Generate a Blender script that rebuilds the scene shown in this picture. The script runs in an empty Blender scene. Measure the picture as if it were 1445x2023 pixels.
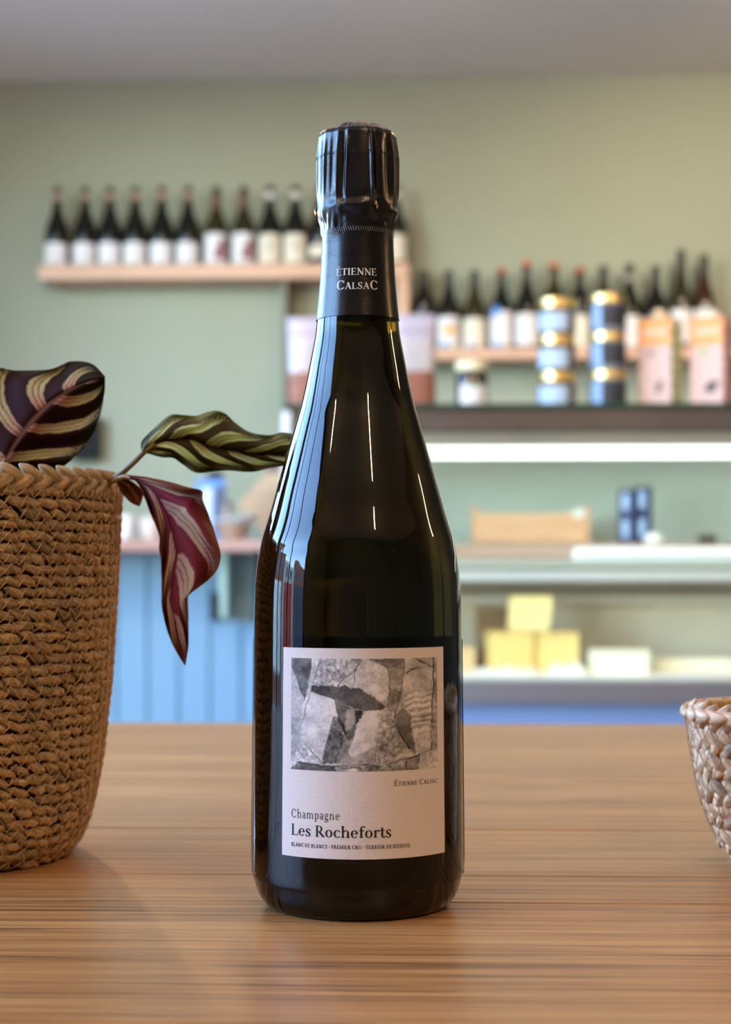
import bpy, math, random
import numpy as np
from mathutils import Vector, Matrix, noise as mnoise

random.seed(7)
RNG = np.random.default_rng(11)
SC = bpy.context.scene
COL = SC.collection
PI = math.pi

# ------------------------------------------------------------------ camera
IW, IH, F = 1445.0, 2023.0, 3300.0
HORIZON = 1130.0
YAW = math.radians(2.0)
TABLE_Z = 0.75
CAM_Z = TABLE_Z + 0.141
cam_d = bpy.data.cameras.new('camera')
cam = bpy.data.objects.new('camera', cam_d)
COL.objects.link(cam)
cam.location = (0, 0, CAM_Z)
cam.rotation_euler = (PI / 2, 0, YAW)
cam_d.sensor_fit = 'VERTICAL'
cam_d.sensor_height = 36.0
cam_d.sensor_width = 36.0
cam_d.lens = F / IH * 36.0
cam_d.shift_y = (HORIZON - IH / 2) / IH
cam_d.clip_start = 0.05
cam_d.dof.use_dof = True
cam_d.dof.focus_distance = 0.685
cam_d.dof.aperture_fstop = 10.5
SC.camera = cam

FWD = np.array([-math.sin(YAW), math.cos(YAW), 0.0])
RGT = np.array([math.cos(YAW), math.sin(YAW), 0.0])
UPV = np.array([0.0, 0.0, 1.0])
EYE = np.array([0.0, 0.0, CAM_Z])


def ray(px, py):
    return FWD + RGT * ((px - IW / 2) / F) + UPV * ((HORIZON - py) / F)


def atY(px, py, y):
    d = ray(px, py)
    return EYE + d * (y / d[1])


def atD(px, py, dep):
    return EYE + ray(px, py) * dep


def atZ(px, py, z):
    d = ray(px, py)
    return EYE + d * ((z - CAM_Z) / d[2])


# ------------------------------------------------------------------ view, world, big lights
SC.view_settings.view_transform = 'Standard'
SC.view_settings.look = 'None'
SC.view_settings.gamma = 1.0
SC.view_settings.use_curve_mapping = False
SC.view_settings.exposure = 0.4
cy = SC.cycles
cy.use_denoising = True
cy.max_bounces = 12
cy.diffuse_bounces = 6
cy.glossy_bounces = 6
cy.transmission_bounces = 10
cy.transparent_max_bounces = 16
cy.sample_clamp_indirect = 6.0
cy.caustics_reflective = False
cy.caustics_refractive = False

world = bpy.data.worlds.new('world')
SC.world = world
world.use_nodes = True
wn = world.node_tree
wn.nodes.clear()
w_out = wn.nodes.new('ShaderNodeOutputWorld')
w_bg = wn.nodes.new('ShaderNodeBackground')
w_sky = wn.nodes.new('ShaderNodeTexSky')
w_sky.sky_type = 'NISHITA'
w_sky.sun_disc = False
w_sky.sun_elevation = math.radians(42)
w_sky.sun_rotation = math.radians(60)
w_sky.air_density = 1.0
w_sky.dust_density = 0.0
w_sky.ozone_density = 4.0
wn.links.new(w_sky.outputs[0], w_bg.inputs['Color'])
w_bg.inputs['Strength'].default_value = 4.2
wn.links.new(w_bg.outputs[0], w_out.inputs['Surface'])

# room extents
WALL_Y, FRONT_Y = 6.2, -2.6
LEFT_X, RIGHT_X = -2.3, 3.4
CEIL_Z = 2.725
WIN = [(-0.75, 1.30), (1.42, 4.7)]      # window openings along y in the left wall
WIN_Z = (0.15, 2.62)


def portal(name, loc, rot, sx, sy):
    l = bpy.data.lights.new(name, 'AREA')
    l.shape = 'RECTANGLE'
    l.size, l.size_y = sx, sy
    l.cycles.is_portal = True
    o = bpy.data.objects.new(name, l)
    COL.objects.link(o)
    o.location = loc
    o.rotation_euler = rot
    return o


for a, b in WIN:
    portal('window_portal', (LEFT_X - 0.12, (a + b) / 2, sum(WIN_Z) / 2), (0, -PI / 2, 0), WIN_Z[1] - WIN_Z[0], b - a)


# ------------------------------------------------------------------ materials
def lin(c):
    return tuple((v / 255.0 / 12.92) if v / 255.0 <= 0.04045 else ((v / 255.0 + 0.055) / 1.055) ** 2.4 for v in c)


MATS = {}


def mat(name, rgb, rough=0.5, metal=0.0, spec=0.5, noise=0.0, nscale=(8, 8, 8), bump=0.0, bscale=60.0, attr=None,
        trans=0.0, ior=1.45, emit=None, estr=0.0, coat=0.0, sheen=0.0, coords='Object'):
    """rgb is an sRGB triple; a procedural noise varies it."""
    if name in MATS:
        return MATS[name]
    m = bpy.data.materials.new(name)
    m.use_nodes = True
    nt = m.node_tree
    p = nt.nodes['Principled BSDF']
    c = lin(rgb)
    p.inputs['Base Color'].default_value = (*c, 1)
    p.inputs['Roughness'].default_value = rough
    p.inputs['Metallic'].default_value = metal
    p.inputs['Specular IOR Level'].default_value = spec
    p.inputs['Transmission Weight'].default_value = trans
    p.inputs['IOR'].default_value = ior
    p.inputs['Coat Weight'].default_value = coat
    p.inputs['Sheen Weight'].default_value = sheen
    if emit:
        p.inputs['Emission Color'].default_value = (*lin(emit), 1)
        p.inputs['Emission Strength'].default_value = estr
    tc = nt.nodes.new('ShaderNodeTexCoord')
    src = None
    if attr:
        a = nt.nodes.new('ShaderNodeAttribute')
        a.attribute_name = attr
        src = a.outputs['Color']
        nt.links.new(src, p.inputs['Base Color'])
    if noise > 0:
        mp = nt.nodes.new('ShaderNodeMapping')
        mp.inputs['Scale'].default_value = nscale
        nz = nt.nodes.new('ShaderNodeTexNoise')
        nz.inputs['Scale'].default_value = 1.0
        nz.inputs['Detail'].default_value = 5.0
        nz.inputs['Roughness'].default_value = 0.6
        nt.links.new(tc.outputs[coords], mp.inputs[0])
        nt.links.new(mp.outputs[0], nz.inputs['Vector'])
        mr = nt.nodes.new('ShaderNodeMapRange')
        mr.inputs['From Min'].default_value = 0.3
        mr.inputs['From Max'].default_value = 0.7
        mr.inputs['To Min'].default_value = 1 - noise
        mr.inputs['To Max'].default_value = 1 + noise
        nt.links.new(nz.outputs['Fac'], mr.inputs['Value'])
        mx = nt.nodes.new('ShaderNodeVectorMath')
        mx.operation = 'SCALE'
        if src:
            nt.links.new(src, mx.inputs[0])
        else:
            mx.inputs[0].default_value = c
        nt.links.new(mr.outputs[0], mx.inputs['Scale'])
        nt.links.new(mx.outputs[0], p.inputs['Base Color'])
    if bump > 0:
        nz2 = nt.nodes.new('ShaderNodeTexNoise')
        nz2.inputs['Scale'].default_value = bscale
        nz2.inputs['Detail'].default_value = 4.0
        nt.links.new(tc.outputs['Object'], nz2.inputs['Vector'])
        bp = nt.nodes.new('ShaderNodeBump')
        bp.inputs['Strength'].default_value = bump
        bp.inputs['Distance'].default_value = 0.002
        nt.links.new(nz2.outputs['Fac'], bp.inputs['Height'])
        nt.links.new(bp.outputs[0], p.inputs['Normal'])
    MATS[name] = m
    return m


def mat_pane(name, tint=(0.97, 0.99, 0.98), ior=1.5):
    """thin clear pane: transparent with a Fresnel mirror on top"""
    if name in MATS:
        return MATS[name]
    m = bpy.data.materials.new(name)
    m.use_nodes = True
    nt = m.node_tree
    nt.nodes.clear()
    o = nt.nodes.new('ShaderNodeOutputMaterial')
    t = nt.nodes.new('ShaderNodeBsdfTransparent')
    t.inputs[0].default_value = (*tint, 1)
    g = nt.nodes.new('ShaderNodeBsdfGlossy')
    g.inputs['Roughness'].default_value = 0.02
    fr = nt.nodes.new('ShaderNodeFresnel')
    geo = nt.nodes.new('ShaderNodeNewGeometry')       # same reflectance on both faces of the thin sheet
    sel = nt.nodes.new('ShaderNodeMix'); sel.data_type = 'FLOAT'
    sel.inputs[2].default_value = ior; sel.inputs[3].default_value = 1.0 / ior
    nt.links.new(geo.outputs['Backfacing'], sel.inputs[0]); nt.links.new(sel.outputs[0], fr.inputs['IOR'])
    mx = nt.nodes.new('ShaderNodeMixShader')
    nt.links.new(fr.outputs[0], mx.inputs[0])
    nt.links.new(t.outputs[0], mx.inputs[1])
    nt.links.new(g.outputs[0], mx.inputs[2])
    nt.links.new(mx.outputs[0], o.inputs['Surface'])
    MATS[name] = m
    return m


def mat_wood(name, light, mid, dark, rough=0.38, grain=1.0, pores=0.5, spec=0.5):
    """oak like boards, grain along local X"""
    if name in MATS:
        return MATS[name]
    m = bpy.data.materials.new(name)
    m.use_nodes = True
    nt = m.node_tree
    p = nt.nodes['Principled BSDF']
    p.inputs['Roughness'].default_value = rough
    p.inputs['Specular IOR Level'].default_value = spec
    tc = nt.nodes.new('ShaderNodeTexCoord')
    oi = nt.nodes.new('ShaderNodeObjectInfo')
    sc = nt.nodes.new('ShaderNodeMath'); sc.operation = 'MULTIPLY'; sc.inputs[1].default_value = 37.0
    nt.links.new(oi.outputs['Random'], sc.inputs[0])
    cb = nt.nodes.new('ShaderNodeCombineXYZ')
    for i in range(3):
        nt.links.new(sc.outputs[0], cb.inputs[i])
    add = nt.nodes.new('ShaderNodeVectorMath'); add.operation = 'ADD'
    nt.links.new(tc.outputs['Object'], add.inputs[0])
    nt.links.new(cb.outputs[0], add.inputs[1])

    def nz(scale, detail, rgh=0.6, dist=0.0):
        mp = nt.nodes.new('ShaderNodeMapping'); mp.inputs['Scale'].default_value = scale
        n = nt.nodes.new('ShaderNodeTexNoise')
        n.inputs['Scale'].default_value = 1.0
        n.inputs['Detail'].default_value = detail
        n.inputs['Roughness'].default_value = rgh
        n.inputs['Distortion'].default_value = dist
        nt.links.new(add.outputs[0], mp.inputs[0]); nt.links.new(mp.outputs[0], n.inputs['Vector'])
        return n.outputs['Fac']

    big = nz((1.6 * grain, 22 * grain, 22 * grain), 4, 0.6, 0.8)
    fine = nz((6 * grain, 250 * grain, 250 * grain), 5, 0.65)
    pore = nz((7 * grain, 420 * grain, 420 * grain), 2, 0.5)
    gate = nz((2.2 * grain, 30 * grain, 30 * grain), 2, 0.5)
    rp = nt.nodes.new('ShaderNodeValToRGB')
    e = rp.color_ramp.elements
    e[0].position, e[0].color = 0.34, (*lin(dark), 1)
    e[1].position, e[1].color = 0.64, (*lin(light), 1)
    el = e.new(0.48); el.color = (*lin(mid), 1)
    mixv = nt.nodes.new('ShaderNodeMix'); mixv.data_type = 'FLOAT'; mixv.inputs[0].default_value = 0.66
    nt.links.new(big, mixv.inputs[2]); nt.links.new(fine, mixv.inputs[3])
    nt.links.new(mixv.outputs[0], rp.inputs[0])
    # pores: thin dark dashes where the gate noise allows
    th = nt.nodes.new('ShaderNodeMapRange'); th.inputs['From Min'].default_value = 0.55; th.inputs['From Max'].default_value = 0.64
    nt.links.new(pore, th.inputs[0])
    tg = nt.nodes.new('ShaderNodeMapRange'); tg.inputs['From Min'].default_value = 0.36; tg.inputs['From Max'].default_value = 0.58
    nt.links.new(gate, tg.inputs[0])
    mu = nt.nodes.new('ShaderNodeMath'); mu.operation = 'MULTIPLY'
    nt.links.new(th.outputs[0], mu.inputs[0]); nt.links.new(tg.outputs[0], mu.inputs[1])
    mu2 = nt.nodes.new('ShaderNodeMath'); mu2.operation = 'MULTIPLY'; mu2.inputs[1].default_value = pores
    nt.links.new(mu.outputs[0], mu2.inputs[0])
    mc = nt.nodes.new('ShaderNodeMix'); mc.data_type = 'RGBA'
    nt.links.new(mu2.outputs[0], mc.inputs[0]); nt.links.new(rp.outputs[0], mc.inputs[6])
    mc.inputs[7].default_value = (*lin((58, 40, 26)), 1)
    nt.links.new(mc.outputs[2], p.inputs['Base Color'])
    bp = nt.nodes.new('ShaderNodeBump'); bp.inputs['Strength'].default_value = 0.25; bp.inputs['Distance'].default_value = 0.0006
    sub = nt.nodes.new('ShaderNodeMath'); sub.operation = 'SUBTRACT'
    nt.links.new(fine, sub.inputs[0]); nt.links.new(mu.outputs[0], sub.inputs[1])
    nt.links.new(sub.outputs[0], bp.inputs['Height'])
    nt.links.new(bp.outputs[0], p.inputs['Normal'])
    MATS[name] = m
    return m


def mat_strand(name, attr='col', streak=0.5, rough=0.6):
    """plant fibre strand, streaked along its length (uv.x along, uv.y around)"""
    if name in MATS:
        return MATS[name]
    m = bpy.data.materials.new(name)
    m.use_nodes = True
    nt = m.node_tree
    p = nt.nodes['Principled BSDF']
    p.inputs['Roughness'].default_value = rough
    p.inputs['Specular IOR Level'].default_value = 0.35
    a = nt.nodes.new('ShaderNodeAttribute'); a.attribute_name = attr
    uv = nt.nodes.new('ShaderNodeUVMap')
    mp = nt.nodes.new('ShaderNodeMapping'); mp.inputs['Scale'].default_value = (1.2, 9, 1)
    nt.links.new(uv.outputs[0], mp.inputs[0])
    n = nt.nodes.new('ShaderNodeTexNoise'); n.inputs['Scale'].default_value = 1.0; n.inputs['Detail'].default_value = 4
    nt.links.new(mp.outputs[0], n.inputs['Vector'])
    mr = nt.nodes.new('ShaderNodeMapRange')
    mr.inputs['From Min'].default_value = 0.3; mr.inputs['From Max'].default_value = 0.7
    mr.inputs['To Min'].default_value = 1 - streak; mr.inputs['To Max'].default_value = 1 + streak
    nt.links.new(n.outputs['Fac'], mr.inputs[0])
    mx = nt.nodes.new('ShaderNodeVectorMath'); mx.operation = 'SCALE'
    nt.links.new(a.outputs['Color'], mx.inputs[0]); nt.links.new(mr.outputs[0], mx.inputs['Scale'])
    nt.links.new(mx.outputs[0], p.inputs['Base Color'])
    bp = nt.nodes.new('ShaderNodeBump'); bp.inputs['Strength'].default_value = 0.5; bp.inputs['Distance'].default_value = 0.0006
    nt.links.new(n.outputs['Fac'], bp.inputs['Height']); nt.links.new(bp.outputs[0], p.inputs['Normal'])
    MATS[name] = m
    return m


def mat_leaf(name):
    if name in MATS:
        return MATS[name]
    m = bpy.data.materials.new(name)
    m.use_nodes = True
    nt = m.node_tree
    p = nt.nodes['Principled BSDF']
    p.inputs['Roughness'].default_value = 0.55
    p.inputs['Specular IOR Level'].default_value = 0.08
    out = nt.nodes['Material Output']
    a = nt.nodes.new('ShaderNodeAttribute'); a.attribute_name = 'col'
    nt.links.new(a.outputs['Color'], p.inputs['Base Color'])
    tr = nt.nodes.new('ShaderNodeBsdfTranslucent')
    nt.links.new(a.outputs['Color'], tr.inputs[0])
    mx = nt.nodes.new('ShaderNodeMixShader'); mx.inputs[0].default_value = 0.3
    nt.links.new(p.outputs[0], mx.inputs[1]); nt.links.new(tr.outputs[0], mx.inputs[2])
    nt.links.new(mx.outputs[0], out.inputs['Surface'])
    MATS[name] = m
    return m


# ------------------------------------------------------------------ mesh helpers
class MB:
    """collects vertices and faces, then links them as one mesh object"""

    def __init__(self):
        self.v, self.f = [], []
        self.cols, self.uvs = [], []

    def add(self, verts, faces, col=None, uv=None):
        b = len(self.v)
        self.v.extend([tuple(map(float, q)) for q in verts])
        self.f.extend([tuple(i + b for i in q) for q in faces])
        if col is not None:
            self.cols.extend(col if len(col) == len(verts) and hasattr(col[0], '__len__') else [col] * len(verts))
        if uv is not None:
            self.uvs.extend(uv)
        return self

    def box(self, x0, x1, y0, y1, z0, z1, ch=0.0):
        if ch <= 0:
            v = [(x, y, z) for z in (z0, z1) for y in (y0, y1) for x in (x0, x1)]
            f = [(0, 2, 3, 1), (4, 5, 7, 6), (0, 1, 5, 4), (2, 6, 7, 3), (0, 4, 6, 2), (1, 3, 7, 5)]
            return self.add(v, f)
        # chamfered box: 24 vertices
        c = ch
        v, f = [], []
        ax = [(x0, x1), (y0, y1), (z0, z1)]
        idx = {}
        for sx in (0, 1):
            for sy in (0, 1):
                for sz in (0, 1):
                    s = (sx, sy, sz)
                    for k in range(3):   # vertex on the face normal to axis k
                        q = []
                        for j in range(3):
                            e = ax[j][s[j]]
                            if j != k:
                                e += c if s[j] == 0 else -c
                            q.append(e)
                        idx[(s, k)] = len(v)
                        v.append(tuple(q))
        for k in range(3):
            a, b = [j for j in range(3) if j != k]
            for sk in (0, 1):
                def key(sa, sb):
                    s = [0, 0, 0]; s[k] = sk; s[a] = sa; s[b] = sb
                    return idx[(tuple(s), k)]
                q = [key(0, 0), key(1, 0), key(1, 1), key(0, 1)]
                if (sk == 0) == (k != 1):
                    q = q[::-1]
                f.append(tuple(q))
        for k in range(3):               # edges parallel to axis k
            a, b = [j for j in range(3) if j != k]
            for sa in (0, 1):
                for sb in (0, 1):
                    def s_(sk):
                        s = [0, 0, 0]; s[k] = sk; s[a] = sa; s[b] = sb
                        return tuple(s)
                    f.append((idx[(s_(0), a)], idx[(s_(1), a)], idx[(s_(1), b)], idx[(s_(0), b)]))
        for sx in (0, 1):
            for sy in (0, 1):
                for sz in (0, 1):
                    s = (sx, sy, sz)
                    f.append((idx[(s, 0)], idx[(s, 1)], idx[(s, 2)]))
        return self.add(v, f)

    def lathe(self, prof, n=32, cx=0, cy=0, cap=True):
        v, f = [], []
        for r, z in prof:
            for i in range(n):
                a = 2 * PI * i / n
                v.append((cx + r * math.cos(a), cy + r * math.sin(a), z))
        m = len(prof)
        for j in range(m - 1):
            for i in range(n):
                k = (i + 1) % n
                f.append((j * n + i, j * n + k, (j + 1) * n + k, (j + 1) * n + i))
        if cap:
            f.append(tuple(range(n))[::-1])
            f.append(tuple((m - 1) * n + i for i in range(n)))
        return self.add(v, f)

    def arc(self, prof, a0, a1, n=16, th=0.0004):
        """open curved sheet with thickness (labels); angle measured from -Y (towards the room)"""
        v, f = [], []
        rows = len(prof)
        for off in (0, th):
            for r, z in prof:
                for i in range(n + 1):
                    a = a0 + (a1 - a0) * i / n
                    v.append(((r + off) * math.sin(a), -(r + off) * math.cos(a), z))
        R = rows * (n + 1)
        for j in range(rows - 1):
            for i in range(n):
                q = (j * (n + 1) + i, j * (n + 1) + i + 1, (j + 1) * (n + 1) + i + 1, (j + 1) * (n + 1) + i)
                f.append(tuple(k + R for k in q))
                f.append(q[::-1])
        loop = [i for i in range(n + 1)] + [j * (n + 1) + n for j in range(1, rows)] + \
               [(rows - 1) * (n + 1) + i for i in range(n - 1, -1, -1)] + [j * (n + 1) for j in range(rows - 2, 0, -1)]
        for a, b in zip(loop, loop[1:] + loop[:1]):
            f.append((a, b, b + R, a + R))
        return self.add(v, f)

    def tube(self, pts, rad, n=8, cap=True):
        pts = [np.array(p, float) for p in pts]
        rads = rad if hasattr(rad, '__len__') else [rad] * len(pts)
        v, f = [], []
        ref = np.array([0.31, 0.22, 0.92])
        for i, p in enumerate(pts):
            t = pts[min(i + 1, len(pts) - 1)] - pts[max(i - 1, 0)]
            t = t / (np.linalg.norm(t) + 1e-12)
            s = np.cross(t, ref)
            if np.linalg.norm(s) < 1e-3:
                s = np.cross(t, [1, 0, 0])
            s /= np.linalg.norm(s)
            u = np.cross(s, t)
            for k in range(n):
                a = 2 * PI * k / n
                v.append(p + rads[i] * (math.cos(a) * s + math.sin(a) * u))
        for i in range(len(pts) - 1):
            for k in range(n):
                l = (k + 1) % n
                f.append((i * n + k, i * n + l, (i + 1) * n + l, (i + 1) * n + k))
        if cap:
            f.append(tuple(range(n))[::-1])
            f.append(tuple((len(pts) - 1) * n + k for k in range(n)))
        return self.add(v, f)

    def prism(self, poly, y0, y1):
        """polygon in xz extruded along y"""
        n = len(poly)
        v = [(x, y0, z) for x, z in poly] + [(x, y1, z) for x, z in poly]
        f = [tuple(range(n)), tuple(range(n, 2 * n))[::-1]]
        for i in range(n):
            j = (i + 1) % n
            f.append((i, i + n, j + n, j))
        return self.add(v, f)

    def build(self, name, material, parent=None, smooth=False, fix=True, loc=None, rot=None):
        me = bpy.data.meshes.new(name)
        me.from_pydata(self.v, [], self.f)
        if self.uvs:
            ul = me.uv_layers.new(name='UVMap')
            li = np.zeros(len(me.loops), dtype=np.int32)
            me.loops.foreach_get('vertex_index', li)
            ul.data.foreach_set('uv', np.array(self.uvs, dtype=np.float32)[li].ravel())
        if self.cols:
            at = me.color_attributes.new('col', 'FLOAT_COLOR', 'POINT')
            c = np.ones((len(self.v), 4), dtype=np.float32)
            c[:, :3] = np.array(self.cols, dtype=np.float32)[:, :3]
            at.data.foreach_set('color', c.ravel())
        if fix:
            import bmesh
            bm = bmesh.new(); bm.from_mesh(me)
            bmesh.ops.recalc_face_normals(bm, faces=bm.faces)
            bm.to_mesh(me); bm.free()
        if smooth:
            me.polygons.foreach_set('use_smooth', [True] * len(me.polygons))
            if smooth == 'auto':
                try:
                    me.set_sharp_from_angle(angle=math.radians(40))
                except Exception:
                    pass
        me.materials.append(material)
        me.update()
        o = bpy.data.objects.new(name, me)
        COL.objects.link(o)
        if parent is not None:
            o.parent = parent
        if loc is not None:
            o.location = loc
        if rot is not None:
            o.rotation_euler = rot
        return o


def tag(o, label=None, cat=None, group=None, kind=None):
    if label: o['label'] = label
    if cat: o['category'] = cat
    if group: o['group'] = group
    if kind: o['kind'] = kind
    return o


def thing(name, label, cat, loc=(0, 0, 0), rz=0.0, group=None):
    o = bpy.data.objects.new(name, None)
    COL.objects.link(o)
    o.empty_display_size = 0.02
    o.location = loc
    o.rotation_euler = (0, 0, rz)
    return tag(o, label, cat, group)


def copy_tree(o, parent=None):
    c = o.copy()
    COL.objects.link(c)
    c.parent = parent
    for ch in list(o.children):
        copy_tree(ch, c)
    return c


def catmull(pts, n=8):
    pts = [np.array(p, float) for p in pts]
    P = [2 * pts[0] - pts[1]] + pts + [2 * pts[-1] - pts[-2]]
    out = []
    for i in range(1, len(P) - 2):
        for k in range(n):
            t = k / n
            out.append(0.5 * (2 * P[i] + (P[i + 1] - P[i - 1]) * t + (2 * P[i - 1] - 5 * P[i] + 4 * P[i + 1] - P[i + 2]) * t * t
                              + (3 * P[i] - P[i - 1] - 3 * P[i + 1] + P[i + 2]) * t ** 3))
    out.append(pts[-1])
    return out


def resample(pts, n):
    pts = np.array(pts, float)
    d = np.r_[0, np.cumsum(np.linalg.norm(np.diff(pts, axis=0), axis=1))]
    t = np.linspace(0, d[-1], n)
    return np.stack([np.interp(t, d, pts[:, k]) for k in range(pts.shape[1])], 1)


# ================================================================== SETTING
M_wall = mat('sage_paint', (154, 161, 144), 0.75, noise=0.03, nscale=(1.5, 1.5, 1.5), bump=0.08, bscale=120)
M_ceil = mat('ceiling_paint', (238, 227, 218), 0.85, noise=0.02, nscale=(1, 1, 1))
M_floor = mat('floor_concrete', (182, 174, 164), 0.5, noise=0.12, nscale=(3, 3, 3))
M_white = mat('white_paint', (222, 221, 216), 0.5, noise=0.02)
M_blue = mat('blue_paint', (114, 144, 166), 0.5, noise=0.03, nscale=(4, 4, 4))
M_blue2 = mat('lilac_blue_paint', (122, 142, 184), 0.45, noise=0.03, nscale=(4, 4, 4))


def struct(name, mb, m, parent=None, **k):
    o = mb.build(name, m, parent, **k)
    if parent is None:
        o['kind'] = 'structure'
    return o


struct('floor', MB().box(LEFT_X - 0.2, RIGHT_X + 0.2, FRONT_Y - 0.2, WALL_Y + 0.2, -0.1, 0.0), M_floor)
struct('ceiling', MB().box(LEFT_X - 0.2, RIGHT_X + 0.2, FRONT_Y - 0.2, WALL_Y + 0.2, CEIL_Z, CEIL_Z + 0.1), M_ceil)
struct('wall_back', MB().box(LEFT_X - 0.2, RIGHT_X + 0.2, WALL_Y, WALL_Y + 0.2, 0, CEIL_Z), M_wall)
struct('wall_right', MB().box(RIGHT_X, RIGHT_X + 0.2, FRONT_Y, WALL_Y, 0, CEIL_Z), mat('front_wall_paint', (92, 86, 76), 0.7, noise=0.05))
wl = MB()
ys = [FRONT_Y] + [v for ab in WIN for v in ab] + [WALL_Y]
wl.box(LEFT_X - 0.2, LEFT_X, FRONT_Y, WALL_Y, 0, WIN_Z[0])
wl.box(LEFT_X - 0.2, LEFT_X, FRONT_Y, WALL_Y, WIN_Z[1], CEIL_Z)
for i in range(0, len(ys), 2):
    wl.box(LEFT_X - 0.2, LEFT_X, ys[i], ys[i + 1], WIN_Z[0], WIN_Z[1])
struct('wall_left', wl, M_wall)
struct('wall_front', MB().box(LEFT_X - 0.2, RIGHT_X + 0.2, FRONT_Y - 0.2, FRONT_Y, 0, CEIL_Z), mat('front_wall_paint', (92, 86, 76), 0.7, noise=0.05))
M_pane = mat_pane('window_glass')
for i, (a, b) in enumerate(WIN):
    fr = MB()
    x0, x1 = LEFT_X - 0.15, LEFT_X - 0.05
    t = 0.05
    fr.box(x0, x1, a, a + t, WIN_Z[0], WIN_Z[1]); fr.box(x0, x1, b - t, b, WIN_Z[0], WIN_Z[1])
    fr.box(x0, x1, a + t, b - t, WIN_Z[0], WIN_Z[0] + t); fr.box(x0, x1, a + t, b - t, WIN_Z[1] - t, WIN_Z[1])
    w = struct('window_%d' % (i + 1), fr, mat('window_frame_dark', (48, 46, 44), 0.45))
    bars = [.33, .95] if i == 0 else [2.5, 3.6]
    for yb in bars:
        MB().box(x0, x1, yb - .022, yb + .022, WIN_Z[0] + t, WIN_Z[1] - t).build('window_bar', mat('window_frame_dark', (48, 46, 44), 0.45), w)
    edges = [a + t] + [v for yb in bars for v in (yb - .022, yb + .022)] + [b - t]
    for k in range(0, len(edges), 2):
        MB().box(LEFT_X - 0.104, LEFT_X - 0.10, edges[k], edges[k + 1], WIN_Z[0] + t, WIN_Z[1] - t).build('pane', M_pane, w)
# outside: pavement and the street front across the road
struct('pavement', MB().box(-30, 30, -30, 30, -0.3, -0.12), mat('pavement_grey', (150, 146, 140), 0.8, noise=0.1))

street = thing('street_terrace', 'row of brick houses with pale shopfronts across the street', 'building', (-15, 1, -.12))
for k, (y0_, y1_, hh, c_) in enumerate([(-9, -4.5, 4.6, (150, 96, 78)), (-4.5, -.5, 4.0, (196, 188, 176)), (-.5, 3.5, 4.8, (132, 84, 70)), (3.5, 9, 4.2, (170, 160, 150))]):
    MB().box(-1, 1, y0_ + .01, y1_ - .01, 0, hh).build('house_wall', mat('house_%d' % k, c_, .8, noise=.1, nscale=(2, 2, 2)), street)
    MB().box(1, 1.05, y0_ + .5, y1_ - .5, .3, 2.5).build('shop_front', mat('shop_front_%d' % k, [(60, 70, 90), (180, 60, 54), (220, 216, 206), (50, 60, 56)][k], .5), street)
    for q in (.22, .62):
        yy_ = y0_ + (y1_ - y0_) * q
        MB().box(1, 1.04, yy_, yy_ + .8, 3.0, 4.0 if hh > 4.3 else 3.8).build('window', mat('far_window', (70, 84, 100), .2), street)

# ================================================================== TABLE
M_oak = mat_wood('oak_table', (202, 154, 97), (172, 124, 74), (116, 80, 47), rough=0.34, pores=0.85)
BOT = atD(707, HORIZON, 0.7105)      # champagne bottle axis
seams = [1.556, 1.335, 1.125, 0.915, 0.776, 0.7135, 0.52, 0.36]
table = thing('plank_table', 'wide oak plank table with dark seams and worn open grain', 'table', (0, 0.95, 0))
for i in range(len(seams) - 1):
    y1, y0 = seams[i], seams[i + 1]
    g = 0.0010
    hw = (y1 - y0) / 2 - g
    o = MB().box(-1.25, 1.25, -hw, hw, -0.02, 0.02, 0.0005).build('plank', M_oak, table)
    o.location = (0.0, (y0 + y1) / 2 - 0.95, TABLE_Z - 0.02)
M_oak2 = mat_wood('oak_dark', (150, 110, 74), (128, 92, 60), (96, 66, 42))
for sy in (0.42, 1.50):
    MB().box(-1.15, 1.15, sy - 0.95 - 0.012, sy - 0.95 + 0.012, TABLE_Z - 0.14, TABLE_Z - 0.04, 0.002).build('apron', M_oak2, table)
for sx in (-1.12, 1.12):
    for sy in (0.44, 1.48):
        MB().box(sx - 0.04, sx + 0.04, sy - 0.95 - 0.04, sy - 0.95 + 0.04, 0, TABLE_Z - 0.04, 0.004).build('leg', M_oak2, table)

# ================================================================== CHAMPAGNE BOTTLE
D0 = 0.7105


def hw2r(hw):
    return D0 * math.sin(math.atan(hw / F))


def y2z(py, r):
    return CAM_Z + (HORIZON - py) / F * ((D0 * D0 - r * r) / D0)


champ = thing('champagne_bottle', 'large dark champagne bottle with black foil capsule and cream label', 'bottle', (BOT[0], BOT[1], TABLE_Z))
CB = TABLE_Z
body_px = [(470, 69.5), (520, 70.5), (560, 73), (600, 77), (632, 80.6), (660, 83.5), (690, 89), (720, 95), (760, 103), (800, 112.5), (840, 124),
           (880, 135.5), (920, 147), (960, 158.5), (1010, 172.5), (1060, 188), (1085, 193.5), (1110, 198), (1160, 203.5), (1250, 205.8), (1400, 207.3),
           (1500, 208.2), (1600, 209.2), (1690, 209.8), (1722, 209.2)]
prof = []
for py, hw in body_px:
    r = hw2r(hw)
    prof.append((r, y2z(py, r) - CB))
prof = prof[::-1]
zh = prof[0][1]
heel = [(0.0, 0.004), (0.012, 0.0035), (0.024, 0.002), (0.031, 0.0006), (0.0345, 0.0), (0.0375, 0.0004), (0.0400, 0.0022), (0.0425, 0.0062), (0.0442, 0.0118)]
heel = [h for h in heel if h[1] < zh - 0.002]
full = heel + prof
sm = catmull([(r, z) for r, z in full], 4)
glassprof = [(max(0.0002, p[0]), p[1]) for p in sm]
glassprof.append((0.001, glassprof[-1][1] + 0.0004))
M_glass = mat('dark_bottle_glass', (26, 17, 2), 0.015, trans=1.0, ior=1.42, spec=0.5)
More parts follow.
